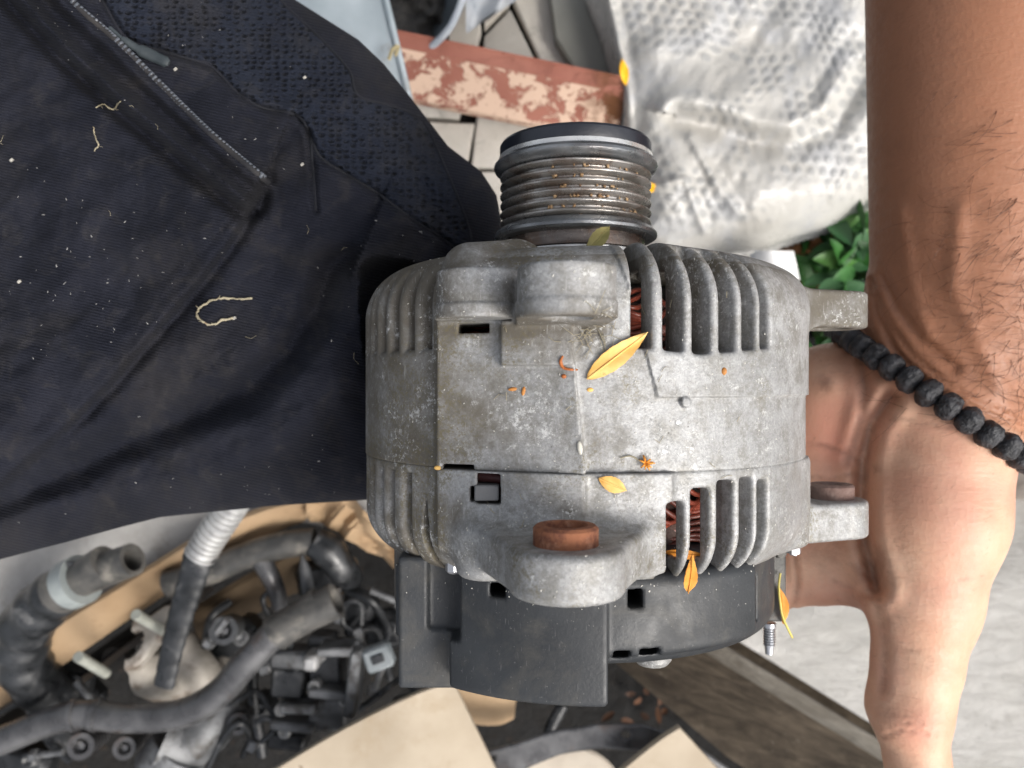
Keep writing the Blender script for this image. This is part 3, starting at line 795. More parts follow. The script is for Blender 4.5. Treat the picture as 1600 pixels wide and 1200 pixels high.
V, Fc = polygonize(hand_sdf, (0.05, -1.95, -1.15), (2.30, 2.2, 0.15), 0.0135)
px, py = pix(V)
tan = np.clip((640 + (px - 1400) * 0.45 - py) / 70, 0, 1)
soil = np.zeros(len(V))
for pts, w, dep in CREASES[3:]:
    d, _, _ = seg_dist(px, py, pts); soil = np.maximum(soil, 0.55 * np.exp(-(d / (w * 0.9)) ** 2))
for cx, cy, rx, ry, a in ((1290, 600, 13, 17, 0.9), (1368, 735, 9, 10, 0.7), (1365, 885, 34, 40, 0.75), (1352, 930, 30, 16, 0.5), (1395, 960, 16, 22, 0.6), (1400, 1120, 34, 20, 0.55), (1445, 1040, 14, 10, 0.5), (1290, 860, 50, 40, 0.35), (1500, 700, 60, 16, 0.15)):
    soil = np.maximum(soil, a * np.exp(-((px - cx) / rx) ** 2 - ((py - cy) / ry) ** 2))
flush = np.zeros(len(V))
for cx, cy, rx, ry, a in ((1300, 700, 50, 70, 0.9), (1440, 760, 70, 60, 0.5), (1440, 1140, 40, 40, 0.8), (1470, 930, 50, 60, 0.4), (1290, 930, 60, 30, 0.6), (1330, 620, 50, 60, 0.5)):
    flush = np.maximum(flush, a * np.exp(-((px - cx) / rx) ** 2 - ((py - cy) / ry) ** 2))
body = mk('body', V, Fc, M_SKIN, person, attr={'tan': tan, 'soil': soil * 0.8, 'flush': flush})

# hair on the forearm: thin tapered strands
M_HAIR = simple('arm_hair', S(96, 60, 42), S(120, 78, 54), rough=0.5, bump=0)
def arm_hair():
    n = 460
    hx = rng.uniform(1385, 1640, n); hy = 40 + 640 * rng.beta(2.2, 1.35, n)
    keep = (hy < 640 + (hx - 1400) * 0.25) & (rng.random(n) < np.clip((hx - 1370) / 190, 0.05, 1)) & (rng.random(n) < np.clip((hy - 60) / 300, 0.12, 1))
    hx, hy = hx[keep], hy[keep]; n = len(hx)
    ang = np.where(hy < 420, rng.normal(2.55, 0.35, n), rng.normal(2.8, 0.65, n)); L = rng.uniform(30, 95, n); cur = rng.normal(0.0, 0.0035, n)
    K = 7; xs = [hx]; ys = [hy]; a = ang.copy()
    for k in range(K - 1):
        xs.append(xs[-1] + np.cos(a) * L / K); ys.append(ys[-1] + np.sin(a) * L / K); a += cur * L / K * 3
    X = np.stack(xs, 1).ravel(); Y = np.stack(ys, 1).ravel()
    p, ok = hit(hand_sdf, X, Y, z0=0.2, steps=70)
    nrm = grad(hand_sdf, p)
    lift = np.tile(np.array([0, 0.006, 0.012, 0.016, 0.018, 0.017, 0.014]), n)
    p = (p + nrm * lift[:, None]).reshape(n, K, 3); ok = ok.reshape(n, K).all(1)
    m = MB()
    for i in np.nonzero(ok)[0]:
        m.tube(p[i], np.linspace(0.0009, 0.0004, K) * rng.uniform(0.8, 1.2), 3, cap=False)
    return m.build('arm_hair', M_HAIR, body, kind='stuff', ang=180)
arm_hair()

# bracelet of lava beads round the wrist
M_LAVA = simple('lava_stone', (0.012, 0.012, 0.014, 1), (0.045, 0.045, 0.05, 1), scale=40, rough=0.55, bump=1.0, bs=42, dist=0.018, dirt=(0.09, 0.09, 0.09, 1), ds=60, dlo=0.55, dhi=0.75)
p0, _ = hit(hand_sdf, [1345, 1600], [541, 716], z0=0.2)
dv = p0[1] - p0[0]; dv[2] = 0; dv /= np.linalg.norm(dv)
cen = np.array([1.60, 0.0, -0.50]); mid = P(1470, 640, -0.30)
nrm = np.cross(dv, np.array([0, 0, 1.0])); view = (np.array([0, 0, H]) - mid); view /= np.linalg.norm(view)
pn = np.cross(dv, view); pn /= np.linalg.norm(pn)
r0 = P(1345, 541, 0) - [0, 0, H]; r1 = P(1600, 716, 0) - [0, 0, H]; pn = np.cross(r0, r1); pn /= np.linalg.norm(pn); mid = np.array([0, 0, H])
cen = cen - pn * np.dot(cen - mid, pn)
dv = dv - pn * (dv @ pn); dv /= np.linalg.norm(dv)
e1 = dv; e2 = np.cross(pn, e1); e2 *= np.sign(e2[2])
phis = np.linspace(0, 2 * PI, 721)[:-1]
dirs = np.cos(phis)[:, None] * e1 + np.sin(phis)[:, None] * e2
t = np.full(720, 0.60)
for _ in range(60):
    t -= np.clip(hand_base((cen + dirs * t[:, None]).astype(np.float32)), -0.05, 0.05) * 0.8
loop = cen + dirs * (t + 0.030)[:, None]
for _ in range(6): loop = (np.roll(loop, 6, 0) + loop * 2 + np.roll(loop, -6, 0)) / 4
seg = np.linalg.norm(np.roll(loop, -1, 0) - loop, axis=1); cum = np.concatenate([[0], np.cumsum(seg)]); Ltot = cum[-1]
nb = int(round(Ltot / 0.0745))
brc = thing('bracelet', loop.mean(0) - [0, 0, 0.35], 'bracelet of rough black lava stone beads worn round the wrist', 'bracelet')
rl = root_loc(brc)
def bead_mesh(seed):
    r = np.random.default_rng(seed); nu, nv = 20, 12; V = []; Fc = []
    for j in range(nv + 1):
        th = PI * j / nv
        for i in range(nu):
            a = 2 * PI * i / nu
            q = np.array([np.cos(th), np.sin(th) * np.cos(a), np.sin(th) * np.sin(a)])
            q = np.sign(q) * np.abs(q) ** 0.80
            V.append(q * (1 + 0.05 * math.sin(7 * q[1] + seed) * math.cos(6 * q[2] + 2 * seed) + 0.03 * r.normal()))
    for j in range(nv):
        for i in range(nu):
            Fc.append((j * nu + i, j * nu + (i + 1) % nu, (j + 1) * nu + (i + 1) % nu, (j + 1) * nu + i))
    return np.array(V) * np.array([0.0370, 0.0455, 0.0455]), Fc
protos = []
for k in range(nb):
    s_ = (k + 0.5) / nb * Ltot; j = min(int(np.searchsorted(cum, s_)), 719)
    c = loop[j % 720]; tg = loop[(j + 2) % 720] - loop[(j - 2) % 720]
    if len(protos) < 4:
        V, Fc2 = bead_mesh(len(protos)); o = mk('bead', V + rl, Fc2, M_LAVA, brc); protos.append(o)
    else: o = copy_to(protos[k % 4], brc)
    o.location = tuple(c - rl); o.rotation_euler = Vector(tg).to_track_quat('X', 'Z').to_euler(); o.rotation_euler.rotate_axis('X', k * 1.3)
mb = MB(); mb.tube(np.vstack([loop[::12], loop[:1]]), 0.008, 6, cap=False); mb.build('cord', M_BLK, brc)

# ------------------------------------------------------------------ trousers: one inflated sheet with folds
LEG = [(-420, -420), (250, -420), (330, -160), (400, -60), (462, 0), (560, 62), (600, 100), (640, 150), (700, 228), (752, 268), (776, 305), (790, 380), (775, 520), (720, 660), (640, 750), (575, 781), (430, 790), (330, 800), (250, 808), (180, 826), (100, 848), (0, 874), (-180, 925), (-420, 980)]
RIM = LEG[1:24]
ZIP = [(70, -60), (112, 0), (180, 60), (250, 130), (330, 208), (412, 277)]
FOLD = [(-20, -70), (35, 0), (105, 75), (200, 162), (300, 245), (385, 315)]
SEAM_A = [(140, -40), (165, 10), (200, 62), (268, 84), (330, 104), (372, 146), (410, 168), (462, 180), (482, 205), (488, 250), (494, 330)]
SEAM_B = [(482, 205), (500, 245), (540, 272), (590, 302), (640, 340), (690, 372), (735, 405)]
SEAM_C = [(400, -80), (430, -10), (500, 60), (545, 110), (560, 150), (620, 168), (660, 190), (690, 250), (730, 350), (742, 420)]
POCK = [(412, 280), (396, 318), (352, 388), (300, 452), (240, 520), (170, 600), (100, 670), (0, 760), (-120, 850)]
CALF = [(-100, 860), (60, 790), (180, 735), (300, 680), (400, 640), (470, 575), (520, 500), (545, 440)]
CALF2 = [(100, 845), (260, 770), (380, 730), (480, 660)]
def leg_z(px, py, d):
    z = -0.75 + 0.74 * np.sqrt(np.clip(1 - (1 - np.clip(d / 330, 0, 1)) ** 2, 0, 1))
    z = z + 0.00010 * (300 - px) * np.clip(d / 200, 0, 1)
    w = np.clip(d / 60, 0, 1)
    def G(pts, wd, off=0.0):
        q, s, _ = seg_dist(px, py, pts); return np.exp(-((q * s - off) / wd) ** 2)
    def step(pts, wd):
        q, s, t_ = seg_dist(px, py, pts); x = q * s
        return (1 / (1 + np.exp(-x / wd))), x, t_
    # lower sheet under the pocket panel: the panel side stands proud
    zz = 0
    s1, x1, t1 = step(ZIP, 3.0)                      # s1 = 1 on the lower-left side of the zip
    zz += 0.030 * s1 * np.exp(-np.clip(x1, 0, None) / 130) * (t1 < 0.999)
    zz += 0.020 * G(ZIP, 9, 15)
    zz += 0.065 * G(FOLD, 8, 0) - 0.050 * G(FOLD, 11, 20) - 0.030 * G(FOLD, 13, -24)
    s2, x2, t2 = step(POCK, 2.5)                     # edge of the big fold
    zz += 0.055 * s2 * np.exp(-np.clip(x2, 0, None) / 160)
    zz -= 0.018 * G(POCK, 9, -10)
    zz += 0.10 * G(CALF, 95, 40) - 0.10 * G(CALF, 28, -30) + 0.05 * G(CALF2, 30)
    zz -= 0.020 * G([(640, 240), (680, 330), (705, 420)], 9) ; zz += 0.015 * G([(640, 240), (680, 330), (705, 420)], 14, 18)
    zz -= 0.016 * (G(SEAM_A, 4.5) + G(SEAM_B, 4.5) + 0.6 * G(SEAM_C, 5)) 
    zz += 0.008 * (G(SEAM_A, 6, 9) + G(SEAM_B, 6, 9) + G(SEAM_A, 6, -9) + G(SEAM_B, 6, -9))
    zz += 0.07 * fbm(px / 190, py / 150, 3, 3) + 0.016 * fbm((px + py) / 60, (px - py) / 110, 9, 3) + 0.010 * fbm(px / 30, py / 30, 19, 3)
    z = z + zz * w * 1.35
    # the knee gives way under the alternator
    s = (H - z) / F; x = (px - 800) * s; y = -(py - 600) * s
    u = x - AX
    lim = np.where(np.abs(u) < 0.672, -np.sqrt(np.clip(0.672 ** 2 - u ** 2, 0, None)) + 0.0, 9)
    lim = np.where(lim < 8, lim + 1.1 * np.clip((y - 0.27) / 0.22, 0, 1) ** 2 + 1.1 * np.clip((-0.55 - y) / 0.25, 0, 1), lim)
    return np.where(lim < z, np.minimum(z, np.maximum(lim, -0.9)), z)
def leg_sheet(step=3.4):
    xs = np.arange(-420, 800, step); ys = np.arange(-420, 990, step)
    X, Y = np.meshgrid(xs, ys, indexing='ij')
    d, _, _ = seg_dist(X, Y, RIM); ins = inside(X, Y, LEG)
    # snap the first ring outside the outline to the outline
    near = ~ins & (d < step * 1.5)
    Xs, Ys = X.copy(), Y.copy()
    pts = np.array(RIM, float)
    bx, by, bd = X.copy(), Y.copy(), np.full(X.shape, 1e9)
    for i in range(len(pts) - 1):
        a, dd = pts[i], pts[i + 1] - pts[i]
        t_ = np.clip(((X - a[0]) * dd[0] + (Y - a[1]) * dd[1]) / (dd @ dd), 0, 1); qx, qy = a[0] + t_ * dd[0], a[1] + t_ * dd[1]
        r = np.hypot(X - qx, Y - qy); m_ = r < bd; bx[m_], by[m_], bd[m_] = qx[m_], qy[m_], r[m_]
    Xs[near], Ys[near] = bx[near], by[near]; D = np.where(near, 0, d)
    Z = leg_z(Xs, Ys, D)
    use = ins | near
    q = use[:-1, :-1] & use[1:, :-1] & use[1:, 1:] & use[:-1, 1:] & (ins[:-1, :-1] | ins[1:, :-1] | ins[1:, 1:] | ins[:-1, 1:])
    I = np.arange(X.size).reshape(X.shape)
    Fc = np.stack([I[:-1, :-1][q], I[:-1, 1:][q], I[1:, 1:][q], I[1:, :-1][q]], 1)
    V = PP(Xs, Ys, Z).reshape(-1, 3)
    cx = ((X[:-1, :-1] + X[1:, 1:]) / 2)[q]; cy = ((Y[:-1, :-1] + Y[1:, 1:]) / 2)[q]
    # underside
    Vb = PP(Xs, Ys, -0.76 - 0.75 * np.sqrt(np.clip(1 - (1 - np.clip(D / 330, 0, 1)) ** 2, 0, 1))).reshape(-1, 3)
    Vb[:, :2] = V[:, :2]
    return V, Fc, Vb, cx, cy, np.stack([Xs.ravel() / 100, Ys.ravel() / 100], 1)
def cloth(name, mesh):
    t = NT(name, uv=True)
    base = t.mix(t.ramp(t.noise(0.9, 5), 0.35, 0.65), (0.0082, 0.0092, 0.0148, 1) if not mesh else (0.011, 0.0140, 0.024, 1), (0.0150, 0.0160, 0.0235, 1) if not mesh else (0.017, 0.021, 0.033, 1))
    # fine knit ribs
    w = t.n.new('ShaderNodeTexWave'); w.wave_type = 'BANDS'; w.bands_direction = 'Y'; w.inputs['Scale'].default_value = 7.0; w.inputs['Distortion'].default_value = 1.2; w.inputs['Detail'].default_value = 2
    w.inputs['Detail Scale'].default_value = 2.0
    t.l.new(t.mapping(1.0, rot=(0, 0, -0.22)), w.inputs['Vector'])
    base = t.mix(t.math('MULTIPLY', t.ramp(w.outputs['Fac'], 0.5, 0.9), 0.35), base, (0.028, 0.031, 0.042, 1))
    base = t.mix(t.math('MULTIPLY', t.ramp(t.noise(0.55, 6, 0.65, 0.5), 0.46, 0.70), 0.45), base, (0.036, 0.033, 0.031, 1))
    base = t.mix(t.math('MULTIPLY', t.ramp(t.noise(2.2, 7, 0.7, 0.6, rot=(0, 0, 1)), 0.50, 0.72), 0.28), base, (0.060, 0.055, 0.050, 1))
    base = t.mix(t.math('MULTIPLY', t.ramp(t.noise(26, 4, 0.7), 0.70, 0.76), 0.5), base, (0.22, 0.21, 0.19, 1))
    base = t.mix(t.math('MULTIPLY', t.ramp(t.noise(14, 3, 0.7, 0.5, sc=(1, 6, 1), rot=(0, 0, 0.9)), 0.70, 0.77), 0.35), base, (0.14, 0.14, 0.15, 1))
    t.bump(w.outputs['Fac'], 0.55 if not mesh else 0.25, 0.004); t.bump(t.noise(20, 4, 0.7), 0.5, 0.006); t.bump(t.noise(3, 5, 0.6), 0.35, 0.03)
    if mesh:
        v = t.voro(9.6, sc=(0.85, 1.2, 1.0), rnd=0.42)
        hole = t.ramp(v, 0.25, 0.12, 0, 0.75)
        base = t.mix(hole, base, (0.0012, 0.0013, 0.0018, 1)); t.bump(t.ramp(v, 0.12, 0.5), 1.0, 0.012)
    m = t.done(base, 0.95, 0, 0.12)
    t.b.inputs['Sheen Weight'].default_value = 0.012; t.b.inputs['Sheen Roughness'].default_value = 0.5
    return m
M_CLOTH = cloth('navy_knit_cloth', False); M_MESH = cloth('navy_mesh_cloth', True)
V, Fc, Vb, cx, cy, UV = leg_sheet()
MP = [(160, -420)] + SEAM_A[:9] + SEAM_B[1:] + [(742, 420)] + SEAM_C[::-1][1:] + [(400, -420)]
inm = inside(cx, cy, MP)
def sub(V, Fc, UV):
    u, inv = np.unique(Fc, return_inverse=True); return V[u], inv.reshape(Fc.shape), UV[u]
Va, Fa, Ua = sub(V, Fc[~inm], UV)
n0 = len(Va); Vc, Fd, Ud = sub(Vb, Fc[::1][:, ::-1], UV)
trousers = mk('trousers', np.vstack([Va, Vc]), np.vstack([Fa, Fd + n0]), M_CLOTH, person, uv=np.vstack([Ua, Ud]))
Va, Fa, Ua = sub(V, Fc[inm], UV)
mk('mesh_panel', Va, Fa, M_MESH, trousers, uv=Ua)
def on_leg(px, py, lift=0.0):
    px = np.asarray(px, float); py = np.asarray(py, float)
    d, _, _ = seg_dist(px, py, RIM); return PP(px, py, leg_z(px, py, d) + lift)
M_THR = simple('dark_thread', (0.006, 0.007, 0.011, 1), (0.012, 0.013, 0.02, 1), rough=0.9, bs=120)
for s_ in (SEAM_A, SEAM_B, SEAM_C):
    q = spline(np.array([(a, b, 0) for a, b in s_]), 10)
    m = MB(); m.tube(on_leg(q[:, 0], q[:, 1], 0.002), 0.0055, 8, cap=False); m.build('seam', M_THR, trousers, ang=180)
q = spline(np.array([(a + 6, b + 8, 0) for a, b in ZIP]), 10)
M_TAPE = simple('zip_tape', (0.018, 0.018, 0.022, 1), (0.03, 0.028, 0.028, 1), rough=0.85, bs=100)
m = MB(); m.tube(on_leg(q[:, 0], q[:, 1], 0.004), 0.010, 8, cap=False, squash=1.0); m.build('zip_tape', M_TAPE, trousers, ang=180)
q = spline(np.array([(a, b, 0) for a, b in ZIP]), 40); q3 = on_leg(q[:, 0], q[:, 1], 0.012)
M_TOOTH = simple('zip_teeth_grey', (0.075, 0.085, 0.10, 1), (0.11, 0.12, 0.14, 1), rough=0.35, bump=0.1)
cum = np.concatenate([[0], np.cumsum(np.linalg.norm(np.diff(q3, axis=0), axis=1))]); m = MB()
for s_ in np.arange(0, cum[-1], 0.0145):
    c = np.array([np.interp(s_, cum, q3[:, k]) for k in range(3)]); c2 = np.array([np.interp(s_ + 0.01, cum, q3[:, k]) for k in range(3)])
    a1 = c2 - c; a1 /= np.linalg.norm(a1); a2 = np.cross([0, 0, 1], a1); a2 /= np.linalg.norm(a2); a3 = np.cross(a1, a2)
    m.box(c, (0.0042, 0.009, 0.007), ax=[a1, a2, a3], bev=0.002)
m.build('zip_teeth', M_TOOTH, trousers, kind='stuff')
q = on_leg([172, 190, 215, 240, 264], [44, 60, 76, 88, 99], 0.022)
M_PULL = simple('zip_pull_rubber', (0.030, 0.038, 0.042, 1), (0.05, 0.06, 0.066, 1), rough=0.45, bump=0.2)
m = MB(); m.tube(spline(q[1:], 5), np.array([0.008] + [0.012] * 5 + [0.0185] * 5 + [0.017] * 4 + [0.009]), 12, squash=0.5); m.tube(q[:2], 0.007, 8); m.build('zip_pull', M_PULL, trousers)
# ------------------------------------------------------------------ ground, floor tiles, concrete
M_SOIL = simple('dark_soil', (0.003, 0.0028, 0.0025, 1), (0.008, 0.007, 0.006, 1), scale=3, rough=0.95, bump=0.8, bs=14, dist=0.05, dirt=(0.03, 0.018, 0.01, 1), ds=9, dlo=0.6, dhi=0.72)  # soil colour lowered to near black for the shade deep in the box
def conc(name, c1, c2, stain, broom=False):
    t = NT(name)
    c = t.mix(t.ramp(t.noise(1.2, 7, 0.65, 0.4), 0.3, 0.7), c1, c2)
    c = t.mix(t.math('MULTIPLY', t.ramp(t.noise(2.6, 8, 0.7, 0.5), 0.55, 0.75), 0.6), c, stain)
    c = t.mix(t.math('MULTIPLY', t.ramp(t.noise(26, 5, 0.7), 0.62, 0.7), 0.4), c, (0.16, 0.15, 0.13, 1))
    if broom:
        n = t.noise(4.5, 9, 0.78, 0.8, sc=(0.9, 2.4, 1), rot=(0, 0, -0.7)); t.bump(n, 0.8, 0.07)
        c = t.mix(t.math('MULTIPLY', t.ramp(n, 0.47, 0.62), 0.35), c, (0.36, 0.34, 0.31, 1))
    t.bump(t.noise(8, 7, 0.7), 0.45, 0.04)
    return t.done(c, 0.9, 0, 0.3)
M_CONC = conc('pale_concrete', (0.50, 0.485, 0.45, 1), (0.62, 0.60, 0.565, 1), (0.27, 0.25, 0.22, 1), True)
M_CONC2 = conc('grey_concrete', (0.30, 0.29, 0.275, 1), (0.43, 0.42, 0.405, 1), (0.20, 0.18, 0.15, 1))
M_TILE = conc('stained_tile', (0.46, 0.43, 0.38, 1), (0.56, 0.53, 0.48, 1), (0.17, 0.155, 0.14, 1))
def W(x0, y0, x1, y1, z, name, mat, n=2):
    V = [(x0, y0, z), (x1, y0, z), (x1, y1, z), (x0, y1, z)]
    return mk(name, V, [(0, 1, 2, 3)], mat, kind='structure', smooth=False)
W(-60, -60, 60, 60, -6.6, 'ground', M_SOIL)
def slab_px(name, pts, z, th, mat, kind='structure', bev=0.02, **kw):
    m = MB(); m.prism(np.array([P(a, b, z) for a, b in pts]), th, bev=bev); return m.build(name, mat, kind=kind, **kw)
slab_px('concrete_floor', [(1230, 760), (2600, 760), (2600, 2100), (1900, 1480), (1420, 1168), (1330, 1112), (1150, 1000), (1060, 950)], -3.55, 2.9, M_CONC)
slab_px('concrete_ledge', [(-1200, 560), (650, 560), (650, 770), (560, 830), (380, 800), (330, 838), (200, 930), (120, 985), (40, 1060), (-160, 1180), (-1200, 1700)], -3.75, 0.9, M_CONC2)

# sloping timber beside the concrete
def wood(name, c1, c2, rot, dark=(0.03, 0.022, 0.016, 1)):
    t = NT(name)
    n = t.noise(2.0, 8, 0.65, 0.5, sc=(0.35, 3.6, 3.6), rot=(0, 0, rot))
    c = t.mix(t.ramp(n, 0.3, 0.7), c1, c2)
    c = t.mix(t.math('MULTIPLY', t.ramp(t.noise(1.3, 6, 0.7, 0.4), 0.45, 0.7), 0.8), c, dark)
    c = t.mix(t.math('MULTIPLY', t.ramp(t.noise(14, 6, 0.75), 0.6, 0.72), 0.5), c, (0.38, 0.33, 0.26, 1))
    t.bump(n, 0.6, 0.05); t.bump(t.noise(20, 5, 0.7), 0.3, 0.02)
    return t.done(c, 0.8, 0, 0.3)
M_WOOD = wood('wet_timber', (0.045, 0.034, 0.023, 1), (0.125, 0.097, 0.068, 1), 0.56)
beam = thing('timber_plank', P(1150, 1120, -4.6), 'dark wet timber plank leaning against the pale concrete edge, below the hand', 'plank')
top = np.array([P(1040, 955, -3.62), P(1500, 1235, -3.62), P(1800, 1420, -3.62), P(1640, 1560, -4.6), P(1290, 1290, -4.6), P(1130, 1180, -4.6), P(930, 1010, -4.6)])
m = MB(); m.prism(top, 0.22, down=(0.35, 0.45, -0.8), bev=0.03); m.build('plank_board', M_WOOD, beam)
M_WOODP = wood('pale_timber', (0.17, 0.15, 0.12, 1), (0.28, 0.255, 0.215, 1), 0.56, (0.10, 0.08, 0.06, 1))
off = np.array([0, 0, 0.05])
e = [P(1050, 958, -3.60), P(1500, 1232, -3.60), P(1800, 1415, -3.60)]
e2 = [P(1790, 1440, -3.78), P(1480, 1250, -3.78), P(1030, 975, -3.78)]
m = MB(); m.prism(np.array(e + e2) + off, 0.08, bev=0.015); m.build('worn_edge', M_WOODP, beam)

# brick/board piece at far right
slab_px('wooden_board', [(1552, 690), (1900, 690), (1900, 792), (1556, 780)], -3.30, 0.35, wood('grey_board', (0.20, 0.17, 0.145, 1), (0.33, 0.29, 0.25, 1), 0.1), kind=None, label='weathered brown board lying on the concrete beside the wrist', cat='board')

# floor tiles with open joints at the top
TZ = -3.9
grp = thing
tiles = [
    ([(560, -140), (735, -140), (752, 48), (716, 185), (640, 180), (540, 60)], 0.0),
    ([(742, -140), (840, -140), (795, 4), (757, 44)], 0.01),
    ([(802, 2), (850, -140), (1000, -140), (1000, 140), (862, 130)], 0.015),
    ([(757, 56), (797, 14), (858, 138), (1010, 150), (1010, 260), (736, 262), (748, 150)], 0.0),
    ([(600, 186), (741, 192), (729, 262), (744, 420), (640, 420), (560, 300)], 0.006),
    ([(738, 268), (1010, 266), (1010, 420), (752, 420)], 0.012),
]
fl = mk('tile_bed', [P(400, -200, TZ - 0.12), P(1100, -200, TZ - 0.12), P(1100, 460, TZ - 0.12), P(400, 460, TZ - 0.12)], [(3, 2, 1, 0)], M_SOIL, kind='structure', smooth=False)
for pts, dz in tiles:
    m = MB(); m.prism(np.array([P(a, b, TZ + dz) for a, b in pts]), 0.1, bev=0.02); m.build('tile', M_TILE, fl)

# grey stone slab standing at the top, behind the bag's edge
slab_px('grey_panel', [(840, -160), (1000, -160), (1000, 150), (905, 118), (868, 60)], -3.72, 0.12, simple('grey_green_panel', (0.17, 0.17, 0.15, 1), (0.21, 0.21, 0.19, 1), scale=2, rough=0.7), kind=None, label='smooth grey-green panel lying between the tiles and the bubble wrap bag', cat='panel')

# rusty red painted square tube with flaking paint
t = NT('flaking_red_paint')
c = t.mix(t.ramp(t.noise(2, 4), 0.3, 0.7), S(146, 92, 78), S(168, 112, 96))
fk = t.ramp(t.noise(4.2, 9, 0.72, 0.35), 0.485, 0.515)
sh = t.ramp(t.attr('side'), 0.35, 0.65)
c = t.mix(t.math('MULTIPLY', fk, sh), c, S(214, 184, 162))
c = t.mix(t.math('MULTIPLY', t.ramp(t.noise(9, 7, 0.7), 0.6, 0.68), 0.6), c, S(120, 70, 58))
c = t.mix(t.math('MULTIPLY', t.attr('rust'), t.ramp(t.noise(5, 6, 0.7), 0.35, 0.55)), c, S(96, 60, 34))
t.bump(fk, 0.5, 0.02); M_RED = t.done(c, 0.7, 0, 0.3)
def beam_tube():
    n = 40; V = []; side = []; rust = []
    A0, A1 = P(560, 36, -3.32), P(985, 123, -3.32)
    d = A1 - A0; d /= np.linalg.norm(d); w = np.cross(d, [0, 0, 1.0]); w /= np.linalg.norm(w)   # w points down the picture
    if w[1] > 0: w = -w
    zz = np.array([0, 0, 1.0])
    prof = [(0.0, 0.02), (0.02, 0.0), (0.10, 0.0), (0.125, -0.02), (0.375, -0.26), (0.38, -0.30), (0.36, -0.42), (0.0, -0.42)]
    for i in range(n + 1):
        c0 = A0 + (A1 - A0) * i / n
        for k, (a, b) in enumerate(prof):
            V.append(c0 + w * a + zz * b); side.append(0.0 if k in (0, 1, 2, 7) else 1.0); rust.append(max(0, (i / n - 0.82) / 0.12))
    K = len(prof); Fc = []
    for i in range(n):
        for k in range(K):
            k2 = (k + 1) % K; Fc.append((i * K + k, i * K + k2, (i + 1) * K + k2, (i + 1) * K + k))
    Fc.append(tuple(range(K))); Fc.append(tuple(n * K + k for k in range(K))[::-1])
    return autosmooth(mk('metal_beam', V, Fc, M_RED, label='red painted steel beam with large flakes of paint missing', cat='beam', attr={'side': side, 'rust': np.clip(rust, 0, 1)}), 30)
beam_tube()

# galvanised sheet, folded at the edge
M_GALV = simple('galvanised_sheet', (0.30, 0.35, 0.38, 1), (0.40, 0.455, 0.49, 1), scale=2.2, rough=0.5, metal=0.35, bump=0.2, bs=8, dirt=(0.27, 0.27, 0.26, 1), ds=3, dlo=0.55, dhi=0.7)
gs = thing('metal_sheet', P(540, 60, -2.6), 'bent blue-grey galvanised metal sheet sticking out from behind the knee', 'sheet metal')
m = MB(); m.prism(np.array([P(300, -160, -2.25), P(575, -160, -2.35), P(602, 0, -2.4), P(640, 160, -2.5), P(655, 260, -2.6), P(480, 160, -2.5)]), 0.02); m.build('sheet', M_GALV, gs)
m = MB(); m.tube(np.array([P(572, -160, -2.34), P(603, 0, -2.39), P(641, 160, -2.49), P(656, 262, -2.59)]), 0.022, 8); m.build('rolled_edge', M_GALV, gs)
m = MB(); m.tube(pxpath([(608, 92, -2.34), (613, 78, -2.28), (622, 72, -2.26), (618, 86, -2.32)], 4), 0.012, 6)
m.build('dry_twig', simple('dry_straw', (0.42, 0.36, 0.20, 1), (0.5, 0.42, 0.25, 1), bump=0.3), label='bit of dry straw caught on the metal sheet edge', cat='twig')
# dark tub and its pale rim
M_TUB = simple('grey_tub_plastic', (0.075, 0.09, 0.10, 1), (0.12, 0.14, 0.155, 1), scale=2, rough=0.5, bump=0.15, bs=10)
M_RAG = simple('black_rag', (0.010, 0.010, 0.011, 1), (0.05, 0.048, 0.045, 1), scale=5, rough=0.9, bump=0.9, bs=9, dist=0.08)
tub = thing('plastic_tub', P(690, 20, -3.9), 'dark grey plastic tub with a pale rim lying beside the metal sheet', 'tub')
def sheetgrid(fn, nu, nv):
    V = []; Fc = []
    for i in range(nu + 1):
        for j in range(nv + 1): V.append(fn(i / nu, j / nv))
    for i in range(nu):
        for j in range(nv):
            a = i * (nv + 1) + j; Fc.append((a, a + 1, a + nv + 2, a + nv + 1))
    return np.array(V), Fc
rim = pxpath([(740, -60, -3.0), (722, 0, -3.1), (702, 44, -3.2), (672, 76, -3.35)], 10); inn = pxpath([(690, -60, -3.75), (672, 0, -3.75), (656, 36, -3.75), (640, 66, -3.75)], 10)
V, Fc2 = sheetgrid(lambda u, v: rim[int(u * (len(rim) - 1))] * (1 - v) + inn[int(u * (len(inn) - 1))] * v + np.array([0, 0, -0.12 * math.sin(v * PI)]), len(rim) - 1, 8)
m = MB(); m.add(V, Fc2); m.add(V + [0.012, -0.012, -0.02], [f[::-1] for f in Fc2]); m.build('wall', M_TUB, tub)
m = MB(); m.tube(rim, 0.026, 8); m.build('rim', simple('pale_rim_plastic', (0.36, 0.40, 0.45, 1), (0.46, 0.50, 0.54, 1), rough=0.5), tub)
V, Fc2 = sheetgrid(lambda u, v: P(590 + 110 * u, -70 + 145 * v, -3.55 + 0.22 * vnoise(np.array(u * 5), np.array(v * 5), 4) + 0.14 * vnoise(np.array(u * 11), np.array(v * 11), 5)), 26, 30)
m = MB(); m.add(V, Fc2); m.add(V - [0, 0, 0.12], [f[::-1] for f in Fc2]); m.build('rag', M_RAG, label='crumpled black rag between the metal sheet and the grey tub', cat='rag', ang=180)
V, Fc2 = sheetgrid(lambda u, v: P(728 + 90 * u, -70 + (118 - 60 * u) * v, -3.55 + 0.12 * math.sin(u * 9 + v * 3) * 0.5 + 0.1 * vnoise(np.array(u * 4), np.array(v * 4), 8)), 20, 20)
